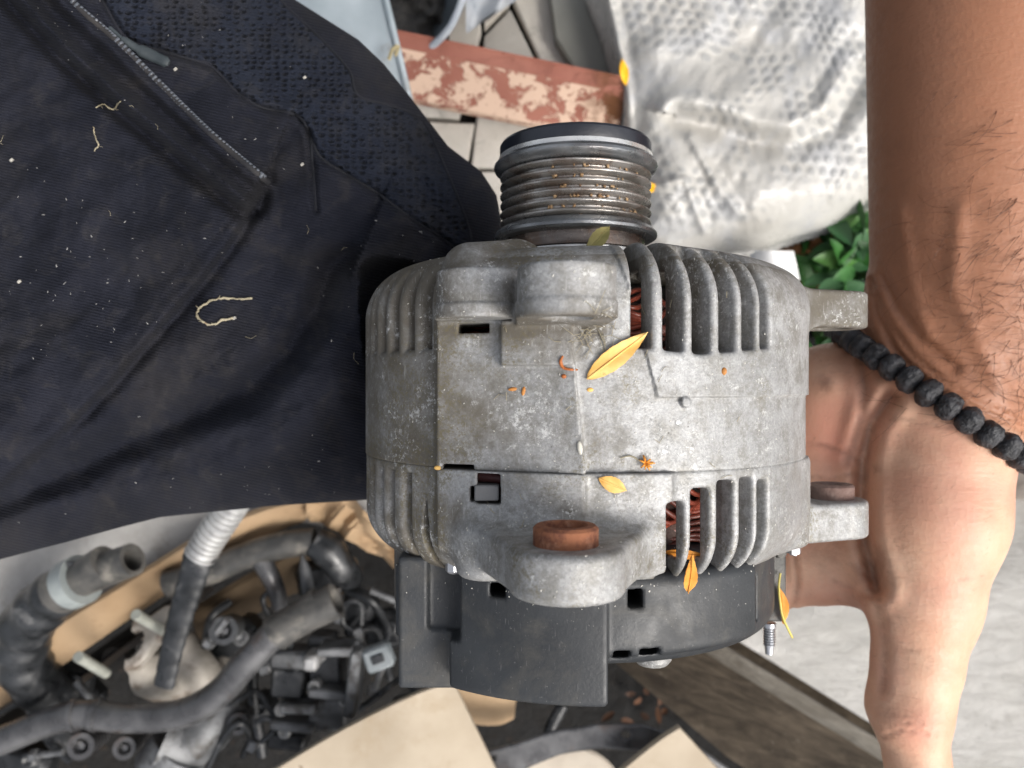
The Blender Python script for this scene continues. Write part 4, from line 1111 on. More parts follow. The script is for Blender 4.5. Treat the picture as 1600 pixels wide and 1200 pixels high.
m = MB(); m.add(V, Fc2); m.add(V - [0, 0, 0.05], [f[::-1] for f in Fc2]); m.build('plastic_bag', simple('pale_blue_film', (0.33, 0.36, 0.40, 1), (0.46, 0.48, 0.50, 1), scale=3, rough=0.35, bump=0.5, bs=6, dist=0.05), label='crumpled pale blue plastic film on the tiles', cat='plastic film', ang=180)

# ------------------------------------------------------------------ bubble wrap bag
BAG = [(905, -160), (908, 0), (932, 60), (950, 120), (960, 200), (972, 300), (985, 380), (1040, 404), (1120, 400), (1200, 392), (1232, 380), (1290, 362), (1360, 332), (1480, 290), (1800, 240), (1800, -160)]
BR = BAG[:15]
def bag_z(px, py, d):
    z = -3.85 + 0.62 * np.sqrt(np.clip(1 - (1 - np.clip(d / 110, 0, 1)) ** 2, 0, 1)) * np.clip(d / 6, 0.3, 1)
    w = np.clip(d / 30, 0, 1)
    z = z + w * (0.20 * fbm(px / 170, py / 150, 31, 3) + 0.030 * fbm((px + 0.7 * py) / 42, (px - py) / 130, 37, 3) + 0.014 * fbm(px / 26, py / 60, 41, 3))
    q, s, _ = seg_dist(px, py, [(930, -100), (960, 40), (975, 130), (985, 300)]); z = z + w * 0.10 * np.exp(-(q / 10) ** 2)
    q, s, _ = seg_dist(px, py, [(1345, 110), (1300, 190), (1240, 220), (1180, 215), (1120, 190), (1060, 180)]); z = z - w * 0.12 * np.exp(-((q * s + 6) / 22) ** 2) + w * 0.09 * np.exp(-((q * s - 22) / 20) ** 2)
    q, s, _ = seg_dist(px, py, [(1080, 215), (1110, 270), (1150, 330)]); z = z + w * 0.05 * np.exp(-(q / 9) ** 2)
    q, s, _ = seg_dist(px, py, [(1020, 290), (1070, 280), (1100, 360)]); z = z + w * 0.04 * np.exp(-(q / 7) ** 2)
    return z
def bag():
    st = 2.6; xs = np.arange(895, 1560, st); ys = np.arange(-120, 412, st)
    X, Y = np.meshgrid(xs, ys, indexing='ij'); d, _, _ = seg_dist(X, Y, BR); ins = inside(X, Y, BAG)
    near = ~ins & (d < st * 1.6); D = np.where(ins, d, 0)
    Z = bag_z(X, Y, D)
    # bubbles on a warped hexagonal lattice
    wx = X + 10 * fbm(X / 90, Y / 90, 51, 2) * 2; wy = Y + 10 * fbm(X / 90, Y / 90, 57, 2) * 2
    c, s = math.cos(0.12), math.sin(0.12); a = (wx * c + wy * s) / 21.0; b = (-wx * s + wy * c) / 18.2
    row = np.round(b); ax_ = a - 0.5 * np.mod(row, 2); du = ax_ - np.round(ax_); dv_ = (b - row) * 18.2 / 21.0
    r = np.hypot(du, dv_); flat = np.clip(fbm(X / 60, Y / 60, 63, 3) * 2.6 + 0.85, 0, 1)
    dome = np.sqrt(np.clip(1 - (r / 0.36) ** 2, 0, 1)) * flat
    edge = np.clip(D / 46 - 0.5, 0, 1)
    Z = Z + 0.010 * dome * edge
    use = ins | near; q = use[:-1, :-1] & use[1:, :-1] & use[1:, 1:] & use[:-1, 1:]
    I = np.arange(X.size).reshape(X.shape); Fc = np.stack([I[:-1, :-1][q], I[:-1, 1:][q], I[1:, 1:][q], I[1:, :-1][q]], 1)
    V = PP(X, Y, Z).reshape(-1, 3); Vb = V.copy(); Vb[:, 2] = np.minimum(V[:, 2] - 0.02, -3.98 - 0.1)
    t = NT('bubble_wrap_film')
    c_ = t.mix(t.ramp(t.noise(1.1, 5, 0.6, 0.4), 0.35, 0.65), (0.42, 0.405, 0.375, 1), (0.49, 0.48, 0.45, 1))
    c_ = t.mix(t.math('MULTIPLY', t.ramp(t.noise(2.1, 6, 0.65, 0.6), 0.46, 0.68), 0.65), c_, (0.37, 0.38, 0.40, 1))
    c_ = t.mix(t.math('MULTIPLY', t.ramp(t.attr('bubble'), 0.1, 0.7), 0.62), c_, (0.26, 0.265, 0.265, 1))
    t.bump(t.noise(9, 6, 0.7, 1.0), 0.35, 0.03)
    mt = t.done(c_, t.ramp(t.noise(4, 4), 0.3, 0.7, 0.22, 0.45), 0, 0.6)
    u, inv = np.unique(Fc, return_inverse=True); Fk = inv.reshape(Fc.shape); n = len(u)
    return mk('bubble_wrap_bag', np.vstack([V[u], Vb[u]]), np.vstack([Fk, Fk[:, ::-1] + n]), mt, label='crumpled white bubble wrap bag behind the pulley and the forearm', cat='bag', attr={'bubble': np.concatenate([(dome * edge).ravel()[u], np.zeros(n)])})
bag()
M_FOAM = simple('white_film', (0.6, 0.6, 0.6, 1), (0.7, 0.7, 0.69, 1), rough=0.4, bump=0.3, bs=10)
V, Fc2 = sheetgrid(lambda u, v: P(1178 + 62 * u + 10 * v, 392 + 60 * v * (1 - 0.25 * u), -3.2 - 0.25 * v * v + 0.10 * math.sin(u * PI)), 14, 12)
m = MB(); m.add(V, Fc2); m.add(V - [0, 0, 0.1], [f[::-1] for f in Fc2]); m.build('film_end', M_FOAM, label='small white end of plastic film below the bubble wrap', cat='film', ang=180)

# ------------------------------------------------------------------ leaf litter and green plants behind the ear
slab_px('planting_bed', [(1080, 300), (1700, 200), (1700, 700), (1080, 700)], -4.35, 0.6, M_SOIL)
def leaf_mesh(L, Wd, n=10, curl=0.15, tw=0.0, shape=1.0):
    V = []; Fc = []
    for i in range(n + 1):
        t_ = i / n; w = Wd * (math.sin(PI * min(1, t_ ** shape)) ** 0.8 * 0.5 + 0.015)
        for k in (-1, -0.5, 0, 0.5, 1):
            V.append((t_ * L, k * w, curl * L * (t_ - t_ * t_) + abs(k) * w * 0.28 + tw * k * w * t_))
    K = 5
    for i in range(n):
        for k in range(K - 1): Fc.append((i * K + k, (i + 1) * K + k, (i + 1) * K + k + 1, i * K + k + 1))
    return np.array(V), Fc
greens = [simple('green_leaf_' + w, a, b, scale=6, rough=0.45, bump=0.3, bs=20, spec=0.5) for w, a, b in (('deep', (0.016, 0.07, 0.012, 1), (0.03, 0.12, 0.02, 1)), ('fresh', (0.065, 0.18, 0.035, 1), (0.11, 0.25, 0.06, 1)), ('dull', (0.03, 0.10, 0.035, 1), (0.05, 0.13, 0.05, 1)))]
gm = []
for k, g in enumerate(greens):
    V, Fc2 = leaf_mesh(0.42, 0.16, 8, 0.25); o = mk('leaf', V, Fc2, g); gm.append(o.data); bpy.data.objects.remove(o)
M_STEM = simple('green_stem', (0.05, 0.13, 0.03, 1), (0.08, 0.16, 0.04, 1), rough=0.6)
plants = [(1330, 365, 'leafy green plant nearest the bubble wrap, beside the forearm', 44), (1345, 430, 'bright green leafy plant between the side ear and the forearm', 46), (1285, 440, 'dark green plant behind the upper side ear', 30), (1275, 520, 'low green plant seen through the gap under the upper ear', 30)]
for ppx, ppy, lab, n in plants:
    base = P(ppx, ppy, -4.3); pl = thing('green_plant', base, lab, 'plant', 'green plants beside the forearm')
    rr_ = np.random.default_rng(int(ppx)); m = MB()
    for k in range(n):
        a = rr_.uniform(0, 2 * PI); rad = rr_.uniform(0.02, 0.36); hgt = rr_.uniform(0.1, 0.85)
        tip = base + [rad * math.cos(a), rad * math.sin(a), hgt]
        if k % 5 == 0: m.tube(spline([base + [0, 0, -0.1], base + (tip - base) * 0.5 + [0.02, 0.03, 0], tip], 4), 0.012, 5)
        o = bpy.data.objects.new('leaf', gm[int(rr_.choice([0, 0, 1, 2] if ppx != 1345 else [1, 1, 0, 2]))]); COL.objects.link(o); o.parent = pl
        o.location = tuple(tip - base); o.rotation_euler = (rr_.normal(0, 0.5), rr_.normal(-0.1, 0.5), a + rr_.normal(0, 0.7)); sc_ = rr_.uniform(0.45, 1.1); o.scale = (sc_,) * 3
    m.build('stem', M_STEM, pl, ang=180)
# brown litter: many small dry leaves, one mass
M_DRY = simple('dry_brown_leaf', (0.20, 0.085, 0.03, 1), (0.38, 0.17, 0.06, 1), scale=4, rough=0.8, bump=0.4)
def litter(name, cx_, cy_, sx, sy, z, n, L, mat, seed):
    r = np.random.default_rng(seed); m = MB()
    for k in range(n):
        V, Fc2 = leaf_mesh(L * r.uniform(0.5, 1.2), L * 0.4, 5, r.uniform(-0.2, 0.3)); a, b, g = r.uniform(0, 2 * PI), r.normal(0, 0.5), r.normal(0, 0.5)
        Rm = np.array([[math.cos(a), -math.sin(a), 0], [math.sin(a), math.cos(a), 0], [0, 0, 1]]) @ np.array([[1, 0, 0], [0, math.cos(b), -math.sin(b)], [0, math.sin(b), math.cos(b)]]) @ np.array([[math.cos(g), 0, math.sin(g)], [0, 1, 0], [-math.sin(g), 0, math.cos(g)]])
        m.add(V @ Rm.T + P(cx_ + sx * r.normal(), cy_ + sy * r.normal(), z + r.uniform(0, 0.08)), Fc2)
    return m.build(name, mat, kind='stuff', ang=180)
litter('leaf_litter', 1262, 408, 24, 26, -4.3, 90, 0.3, M_DRY, 5)
litter('leaf_debris', 1010, 1110, 60, 24, -6.5, 14, 0.18, simple('rotten_leaf', (0.05, 0.022, 0.01, 1), (0.11, 0.045, 0.018, 1)), 6)

# ------------------------------------------------------------------ cardboard box of engine parts
def cardboard(name, k=1.0):
    t = NT(name)
    c = t.mix(t.ramp(t.noise(1.4, 5), 0.3, 0.7), (0.42 * k, 0.285 * k, 0.165 * k, 1), (0.52 * k, 0.37 * k, 0.23 * k, 1))
    c = t.mix(t.math('MULTIPLY', t.ramp(t.noise(5, 6, 0.7), 0.56, 0.72), 0.5), c, (0.28 * k, 0.17 * k, 0.09 * k, 1))
    t.bump(t.noise(6, 5, sc=(1, 5, 1), rot=(0, 0, 0.5)), 0.25, 0.02)
    return t.done(c, 0.85, 0, 0.25)
M_CARD = cardboard('brown_cardboard', 0.74); M_CARDB = cardboard('shaded_cardboard', 0.22); M_CARDSH = simple('deep_shade_cardboard', (0.022, 0.016, 0.011, 1), (0.04, 0.028, 0.018, 1), rough=0.7)  # the two darker boards have the shade inside the box painted into their colour
t = NT('pale_board_print'); c = t.mix(t.ramp(t.noise(1.5, 5), 0.3, 0.7), (0.36, 0.30, 0.225, 1), (0.44, 0.375, 0.29, 1)); c = t.mix(t.math('MULTIPLY', t.ramp(t.noise(2.2, 7, 0.7), 0.5, 0.7), 0.5), c, (0.30, 0.23, 0.15, 1)); c = t.mix(t.ramp(t.noise(6, 4, 0.7), 0.70, 0.74), c, (0.18, 0.13, 0.09, 1)); t.bump(t.noise(5, 4), 0.2, 0.03); M_CARDF = t.done(c, 0.85, 0, 0.2)
box = thing('cardboard_box', P(420, 1050, -6.5), 'open cardboard box full of greasy engine parts under the trouser leg', 'box')
def panel(name, top, bot, th, mat, parent=box, lab=None, wob=0.0):
    top = np.array([P(*q) for q in top]); bot = np.array([P(*q) for q in bot]); n = len(top); ts = spline(top, 6); bs_ = spline(bot, 6)
    V, Fc2 = sheetgrid(lambda u, v: ts[int(round(u * (len(ts) - 1)))] * (1 - v) + bs_[int(round(u * (len(bs_) - 1)))] * v + np.array([0, 0, wob * float(vnoise(np.array(u * 9.0), np.array(v * 3.0), 11))]), len(ts) - 1, 6)
    nrm = np.cross(V[7] - V[0], V[1] - V[0]); nrm /= np.linalg.norm(nrm); nrm *= np.sign(nrm[2]) if abs(nrm[2]) > 1e-3 else 1
    nv = 7; nu = len(ts); m = MB(); W2 = V - nrm * th
    m.add(np.vstack([V, W2]), list(Fc2) + [tuple(i + len(V) for i in f[::-1]) for f in Fc2] + [(i * nv, (i + 1) * nv, (i + 1) * nv + len(V), i * nv + len(V)) for i in range(nu - 1)] + [(i * nv + nv - 1, (i + 1) * nv + nv - 1, (i + 1) * nv + nv - 1 + len(V), i * nv + nv - 1 + len(V)) for i in range(nu - 1)]
          + [(j, j + 1, j + 1 + len(V), j + len(V)) for j in range(nv - 1)] + [((nu - 1) * nv + j, (nu - 1) * nv + j + 1, (nu - 1) * nv + j + 1 + len(V), (nu - 1) * nv + j + len(V)) for j in range(nv - 1)])
    o = m.build(name, mat, parent, ang=40)
    if lab: o['label'] = lab
    return o
panel('side_flap', [(-60, 1060, -3.55), (60, 996, -3.55), (210, 905, -3.55), (320, 838, -3.55), (410, 800, -3.55), (484, 782, -3.55)],
      [(-60, 1150, -3.75), (66, 1062, -3.75), (216, 958, -3.75), (326, 886, -3.75), (420, 838, -3.75), (480, 812, -3.75)], 0.05, M_CARD, wob=0.12)
panel('torn_flap', [(504, 770, -3.45), (545, 784, -3.45), (585, 818, -3.5), (640, 876, -3.55)], [(476, 806, -3.7), (512, 826, -3.7), (556, 850, -3.7), (618, 884, -3.75)], 0.05, M_CARD, wob=0.25)
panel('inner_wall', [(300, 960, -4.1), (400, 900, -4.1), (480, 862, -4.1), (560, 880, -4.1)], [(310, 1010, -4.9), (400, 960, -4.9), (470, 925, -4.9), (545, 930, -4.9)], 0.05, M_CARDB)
panel('side_wall', [(-60, 1190, -3.95), (75, 1095, -3.95), (230, 985, -3.95), (330, 915, -3.95)], [(-40, 1150, -6.4), (85, 1060, -6.4), (230, 960, -6.4), (320, 900, -6.4)], 0.05, M_CARDSH)
ff = panel('front_flap', [(370, 1240, -3.2), (520, 1150, -3.2), (640, 1090, -3.15), (708, 1066, -3.2)], [(420, 1420, -3.3), (580, 1330, -3.3), (700, 1270, -3.3), (790, 1235, -3.35)], 0.05, M_CARDF, lab='pale front flap of the box')
panel('corner_flap', [(700, 1050, -3.7), (740, 1064, -3.65), (780, 1074, -3.6), (806, 1086, -3.6)], [(722, 1120, -3.9), (745, 1132, -3.9), (780, 1133, -3.85), (802, 1124, -3.85)], 0.03, cardboard('greyed_cardboard', 1.1))
panel('torn_corner', [(960, 1215, -3.1), (1000, 1182, -3.1), (1035, 1155, -3.1), (1062, 1138, -3.1)], [(1010, 1330, -3.2), (1050, 1290, -3.2), (1095, 1240, -3.2), (1125, 1206, -3.2)], 0.05, M_CARDF)
M_DISC = simple('beige_board', (0.44, 0.38, 0.31, 1), (0.52, 0.46, 0.38, 1), rough=0.8)
m = MB(); m.lathe(P(890, 1255, -4.0), (0, 0, 1), [(-0.08, 0.001), (-0.08, 0.44), (-0.02, 0.46), (0, 0.44), (0.0, 0.001)], 48); m.build('round_board', M_DISC, label='round beige disc under the grey lever at the bottom edge', cat='disc')

# ---- loose engine parts
M_RUB = simple('grey_rubber', (0.040, 0.040, 0.039, 1), (0.085, 0.081, 0.075, 1), scale=5, rough=0.5, bump=0.25, bs=14, dirt=(0.19, 0.175, 0.15, 1), ds=4, dlo=0.5, dhi=0.7)
M_RUBD = simple('black_rubber', (0.010, 0.011, 0.012, 1), (0.028, 0.030, 0.033, 1), scale=6, rough=0.36, bump=0.2, bs=20, dirt=(0.10, 0.10, 0.10, 1), ds=6, dlo=0.56, dhi=0.7)
M_PIPE = simple('dull_pipe', (0.065, 0.065, 0.068, 1), (0.125, 0.125, 0.128, 1), scale=4, rough=0.32, metal=0.3, bump=0.2, bs=18, dirt=(0.08, 0.05, 0.035, 1), ds=3, dlo=0.52, dhi=0.72)
M_CASTW = simple('tan_cast_metal', (0.26, 0.235, 0.20, 1), (0.38, 0.35, 0.31, 1), scale=4, rough=0.6, metal=0.25, bump=0.4, bs=26, dirt=(0.12, 0.085, 0.06, 1), ds=4, dlo=0.52, dhi=0.7)
M_CASTG = simple('grey_cast_metal', (0.09, 0.093, 0.097, 1), (0.22, 0.225, 0.23, 1), scale=4, rough=0.5, metal=0.4, bump=0.4, bs=24, dirt=(0.04, 0.035, 0.03, 1), ds=5, dlo=0.48, dhi=0.66)
M_SILV = simple('silver_sleeve', (0.36, 0.36, 0.36, 1), (0.50, 0.50, 0.49, 1), scale=6, rough=0.4, metal=0.4, bump=0.2)
# elbow hose with clamp
hz = thing('hose_elbow', P(90, 960, -4.2), 'thick grey rubber hose elbow with a clamp, its open end facing right', 'hose')
ph = pxpath([(208, 874, -3.05), (160, 892, -3.12), (110, 914, -3.2), (70, 944, -3.3), (36, 990, -3.45), (42, 1045, -3.6), (80, 1090, -3.8), (118, 1150, -4.1)], 8)
rad = np.interp(np.linspace(0, 1, len(ph)), [0, 0.28, 0.30, 0.5, 1], [0.115, 0.125, 0.16, 0.19, 0.19])
k1 = int(len(ph) * 0.34)
m = MB(); m.tube(ph[:k1 + 1], rad[:k1 + 1] * 1.0, 28, hollow=0.72); m.build('inlet_pipe', M_RUB, hz)
rr2 = rad[k1:] * (1 + 0.05 * np.sin(np.arange(len(rad) - k1) * 1.3)); m = MB(); m.tube(ph[k1:], rr2, 28); m.build('hose_body', M_RUBD, hz)
m = MB(); m.tube(ph[k1 - 6:k1 - 2], rad[k1] * 1.08, 28, cap=True); m.build('clamp', simple('pale_clamp', (0.28, 0.31, 0.31, 1), (0.36, 0.39, 0.38, 1), rough=0.5, metal=0.3), hz)
m = MB(); c = ph[k1 - 4] + [0.02, 0.14, 0.06]; m.box(c, (0.055, 0.03, 0.03), bev=0.01); m.build('clamp_screw', M_CASTG, hz)
# ribbed silver conduit that turns into a flat black strap
cd = thing('ribbed_conduit', P(300, 930, -3.8), 'silver ribbed conduit ending in a flat black notched sleeve', 'conduit')
q = pxpath([(374, 770, -2.95), (352, 806, -3.0), (330, 838, -3.03), (312, 868, -3.05)], 16)
m = MB(); m.tube(q, 0.105 + 0.008 * np.sign(np.sin(np.arange(len(q)) * 1.5)), 20); m.build('silver_sleeve', M_SILV, cd)
q = pxpath([(312, 868, -3.05), (292, 930, -3.1), (272, 1000, -3.15), (256, 1072, -3.2)], 14)
m = MB(); m.tube(q, np.linspace(0.105, 0.072, len(q)) + 0.004 * (np.arange(len(q)) % 4 < 2), 16, squash=0.45); m.build('flat_sleeve', M_RUBD, cd)
m = MB(); m.tube(q[:3], 0.112, 18, squash=0.7); m.build('ring', M_RUBD, cd)
# inlet flange with two studs
fg = thing('inlet_flange', P(250, 1050, -4.4), 'tan cast metal flange with an oval port and two studs', 'engine part')
def flange_sdf(p):
    c = P(208, 1008, -3.55); ex = P(272, 960, -3.55) - P(144, 1058, -3.55); ex /= np.linalg.norm(ex); ez = np.array([0.45, -0.55, 0.62]); ez = np.array([-0.42, 0.30, 0.86]); ez -= ex * (ex @ ez); ez /= np.linalg.norm(ez); ey = np.cross(ez, ex)
    q = p - c.astype(np.float32); a, b, w = q @ ex.astype(np.float32), q @ ey.astype(np.float32), q @ ez.astype(np.float32)
    f = ext(rcone2(a, b, (-0.33, 0), (0.33, 0), 0.10, 0.10), slab(w, -0.06, 0.03), 0.02)
    f = smin(f, ext(np.hypot(a * 0.8, b) - 0.17, slab(w, -0.06, 0.03), 0.02), 0.06)
    f = smin(f, rcone(p, P(232, 1040, -3.75), P(300, 1075, -4.0), 0.22, 0.20), 0.06)
    f = smin(f, rcone(p, P(285, 1010, -3.8), P(320, 1062, -3.9), 0.13, 0.16), 0.05)
    f = smin(f, rcone(p, P(300, 1075, -4.0), P(350, 1040, -4.1), 0.14, 0.10), 0.05)
    return np.maximum(f, -np.maximum(np.hypot(a * 0.72, b) - 0.095, -0.5 - w))
lo = P(120, 1110, -4.3); hi = P(380, 930, -3.3)
V, Fc2 = polygonize(flange_sdf, (-2.9, -2.7, -4.4), (-1.55, -1.35, -3.25), 0.022); mk('casting', V, Fc2, M_CASTW, fg)
for a_, b_, lab in (((122, 1026), (166, 1052), None), ((212, 960), (256, 986), None)):
    m = MB(); m.tube([P(*a_, -3.15), P(*b_, -3.5)], 0.038, 12); m.build('stud', simple('pale_stud', (0.32, 0.33, 0.29, 1), (0.42, 0.43, 0.38, 1), metal=0.3, rough=0.5, bump=0.4, bs=50), fg)
m = MB(); m.lathe(P(196, 1018, -4.2), (0, 0, 1), [(0, 0.001), (0, 0.09), (0.2, 0.10)], 20); m.build('port_shadow_plug', M_BLK, fg)  # black plug stands in for the shade inside the port
# long bent pipe across the box
q = pxpath([(-60, 1180, -3.45), (20, 1150, -3.4), (70, 1130, -3.4), (130, 1116, -3.4), (200, 1122, -3.4), (280, 1116, -3.38), (340, 1085, -3.35), (385, 1035, -3.3), (430, 990, -3.3), (480, 960, -3.3), (526, 938, -3.3)], 8)
lp = thing('coolant_pipe', P(280, 1110, -3.8), 'long bent grey pipe running across the box with an open upper end', 'pipe')
kk = int(len(q) * 0.80)
m = MB(); m.tube(q[:kk + 1], 0.105, 24); m.build('pipe_body', M_PIPE, lp)
m = MB(); m.tube(q[kk:], np.interp(np.arange(len(q) - kk), [0, 2, 6, len(q) - kk - 1], [0.135, 0.128, 0.125, 0.13]), 24, hollow=0.75); m.build('pipe_mouth', M_RUB, lp)
for i in (22, 26): m = MB(); m.tube(q[i:i + 2], 0.12, 20); m.build('pipe_ring', M_PIPE, lp)
# branching grey hose
bh = thing('branching_hose', P(400, 880, -4.0), 'grey hose with a side branch against the cardboard', 'hose')
m = MB(); m.tube(pxpath([(262, 912, -3.62), (320, 895, -3.6), (380, 870, -3.6), (440, 852, -3.6), (492, 846, -3.6)], 8), 0.105, 20); m.build('main_hose', M_RUB, bh)
m = MB(); m.tube(pxpath([(402, 866, -3.6), (422, 900, -3.6), (434, 930, -3.65), (440, 962, -3.75)], 6), np.linspace(0.08, 0.06, 19), 16); m.build('branch', M_PIPE, bh)
m = MB(); m.tube(pxpath([(490, 846, -3.58), (515, 862, -3.6), (535, 890, -3.65), (548, 905, -3.8)], 6), np.interp(np.arange(19), [0, 5, 18], [0.11, 0.135, 0.10]), 20); m.build('hose_end', M_RUBD, bh)
# screw
sw = MB(); sw.tube([P(472, 868, -3.5), P(476, 890, -3.5), P(484, 935, -3.55)], np.array([0.01, 0.045, 0.055]), 12); sw.build('pointed_bolt', M_CASTG, label='pointed silver bolt standing between the hoses', cat='bolt')
# dark engine clutter: housing block, connector, small castings, cable loops
eb = thing('engine_block_part', P(500, 1080, -4.6), 'black and silver throttle part with ribs and screw bosses in the box', 'engine part')
blk = [((458, 1025), (30, 14), -3.75, M_CASTG, 'lid'), ((455, 1060), (26, 24), -3.8, M_RUBD, 'housing'), ((512, 1040), (26, 38), -3.85, M_RUBD, 'housing'), ((520, 1078), (34, 8), -3.72, M_CASTG, 'rib'), ((516, 1108), (30, 26), -3.8, M_CASTG, 'cover'),
       ((470, 1100), (28, 8), -3.7, M_CASTG, 'rib'), ((462, 1128), (34, 7), -3.72, M_CASTG, 'rib'), ((528, 1012), (28, 7), -3.62, M_CASTG, 'rib'), ((555, 1062), (9, 52), -3.6, M_CASTG, 'arm'), ((490, 1030), (12, 12), -3.6, M_SILV, 'boss'),
       ((452, 1150), (30, 14), -3.85, M_RUBD, 'housing'), ((505, 1000), (20, 12), -3.9, M_CASTG, 'cover')]
for (cx_, cy_), (hx_, hy_), z_, mt, nm in blk:
    m = MB(); c = P(cx_, cy_, z_); s_ = (H - z_) / F; a = random.uniform(-0.12, 0.12)
    m.box(c, (hx_ * s_, hy_ * s_, 0.12), ax=[[math.cos(a), math.sin(a), 0], [-math.sin(a), math.cos(a), 0], [0, 0, 1]], bev=0.025); m.build(nm, mt, eb)
for cx_, cy_ in ((500, 1024), (492, 1072), (440, 1108), (540, 1092), (555, 1012), (446, 1142)):
    m = MB(); m.lathe(P(cx_, cy_, -3.68), (0, 0, 1), [(-0.1, 0.05), (0.03, 0.05), (0.045, 0.035), (0.03, 0.02), (0.0, 0.001)], 16); m.build('screw_boss', M_SILV, eb)
cn = thing('wiring_connector', P(592, 1030, -3.7), 'pale grey square electrical connector beside the black cover', 'connector')
m = MB(); a = 0.35; A_ = [[math.cos(a), math.sin(a), 0], [-math.sin(a), math.cos(a), 0], [0, 0, 1]]
m.box(P(592, 1026, -3.2), (0.10, 0.085, 0.06), ax=A_, bev=0.02); m.build('shell', simple('pale_grey_nylon', (0.15, 0.17, 0.18, 1), (0.20, 0.22, 0.23, 1), rough=0.6), cn)
m = MB(); m.box(P(590, 1030, -3.135), (0.045, 0.03, 0.012), ax=A_, bev=0.006); m.build('socket', M_RUBD, cn)
gc = thing('cast_elbow', P(290, 1150, -4.3), 'grey cast aluminium elbow below the long bent pipe', 'engine part')
m = MB(); m.tube(pxpath([(255, 1150, -3.7), (290, 1158, -3.75), (325, 1130, -3.8), (350, 1090, -3.9)], 6), np.linspace(0.26, 0.20, 19), 26); m.build('elbow', M_CASTG, gc)
m = MB(); m.tube([P(255, 1205, -3.7), P(285, 1165, -3.7)], 0.24, 24); m.build('elbow_flange', M_CASTG, gc)
for k, (cx_, cy_, r_, mt, lab) in enumerate(((196, 1168, 0.085, M_PIPE, 'small round metal ring fitting below the bent pipe'), (128, 1165, 0.10, M_PIPE, 'stubby grey fitting at the lower left edge'), (350, 985, 0.11, M_CASTG, 'round grey fitting with a screw beside the bent pipe'), (372, 1130, 0.08, M_PIPE, 'small grey ring on a cable near the cast elbow'))):
    f = thing('round_fitting', P(cx_, cy_, -4.2), lab, 'fitting'); m = MB(); m.lathe(P(cx_, cy_, -3.72), (0.15, 0.2, 1), [(-0.35, r_ * 0.9), (-0.02, r_ * 0.95), (0, r_), (0.03, r_), (0.03, r_ * 0.6), (-0.1, r_ * 0.55), (-0.1, 0.001)], 24); m.build('ring_body', mt, f)
    m = MB(); m.lathe(P(cx_, cy_, -3.82), (0.15, 0.2, 1), [(0, r_ * 0.45), (0.05, r_ * 0.42), (0.06, 0.001)], 6); m.build('hex_core', M_SILV, f)
cabs = [([(325, 1200, -3.7), (345, 1160, -3.65), (372, 1130, -3.6), (392, 1150, -3.7), (380, 1180, -3.9)], 0.03, 'thin black cable looping beside the cast elbow'),
        ([(420, 990, -4.0), (400, 1020, -4.1), (395, 1080, -4.2), (410, 1180, -4.3)], 0.05, 'black cable dropping left of the throttle part'),
        ([(560, 960, -4.0), (545, 990, -3.9), (590, 985, -4.0), (610, 1060, -4.3)], 0.035, 'black cable between the pipe mouth and the connector'),
        ([(880, 1100, -5.2), (860, 1140, -5.2), (850, 1190, -5.2)], 0.06, 'dull cable in the dark gap above the lever')]
for pts, r_, lab in cabs:
    m = MB(); m.tube(pxpath(pts, 8), r_, 10); m.build('cable', M_RUBD, label=lab, cat='cable', center=True)
# scattered dark castings deeper in the box
rr3 = np.random.default_rng(12)
names = ['small black casting with a pale screw, left of the throttle part', 'angular dark casting under the bent pipe', 'dark ribbed casting near the connector', 'oily black lump beneath the pipe mouth', 'dark bracket under the black cover', 'black sleeve at the foot of the hose elbow', 'dark stub between flange and cardboard flap', 'oily casting at the lower left edge', 'dark lump beside the branching hose']
for (cx_, cy_, z_), lab in zip(((370, 1000, -4.2), (400, 1110, -4.4), (600, 985, -4.3), (560, 950, -4.1), (640, 1110, -4.6), (110, 1070, -4.1), (130, 1090, -4.5), (40, 1190, -4.2), (510, 900, -4.3)), names):
    tt_ = thing('dark_casting', P(cx_, cy_, z_ - 0.3), lab, 'engine part'); m = MB(); a = rr3.uniform(0, 3)
    A_ = [[math.cos(a), math.sin(a), 0], [-math.sin(a), math.cos(a), 0], [0, 0, 1]]
    m.box(P(cx_, cy_, z_), (rr3.uniform(0.14, 0.24), rr3.uniform(0.1, 0.16), 0.14), ax=A_, bev=0.05); m.build('lump', M_RUBD, tt_)
    m = MB(); m.lathe(P(cx_ + 8, cy_ - 5, z_ + 0.13), (0.2, 0.1, 1), [(-0.03, 0.07), (0.06, 0.065), (0.07, 0.04), (0.05, 0.001)], 16); m.build('cap', M_CASTG if lab.startswith('small') else M_RUBD, tt_)
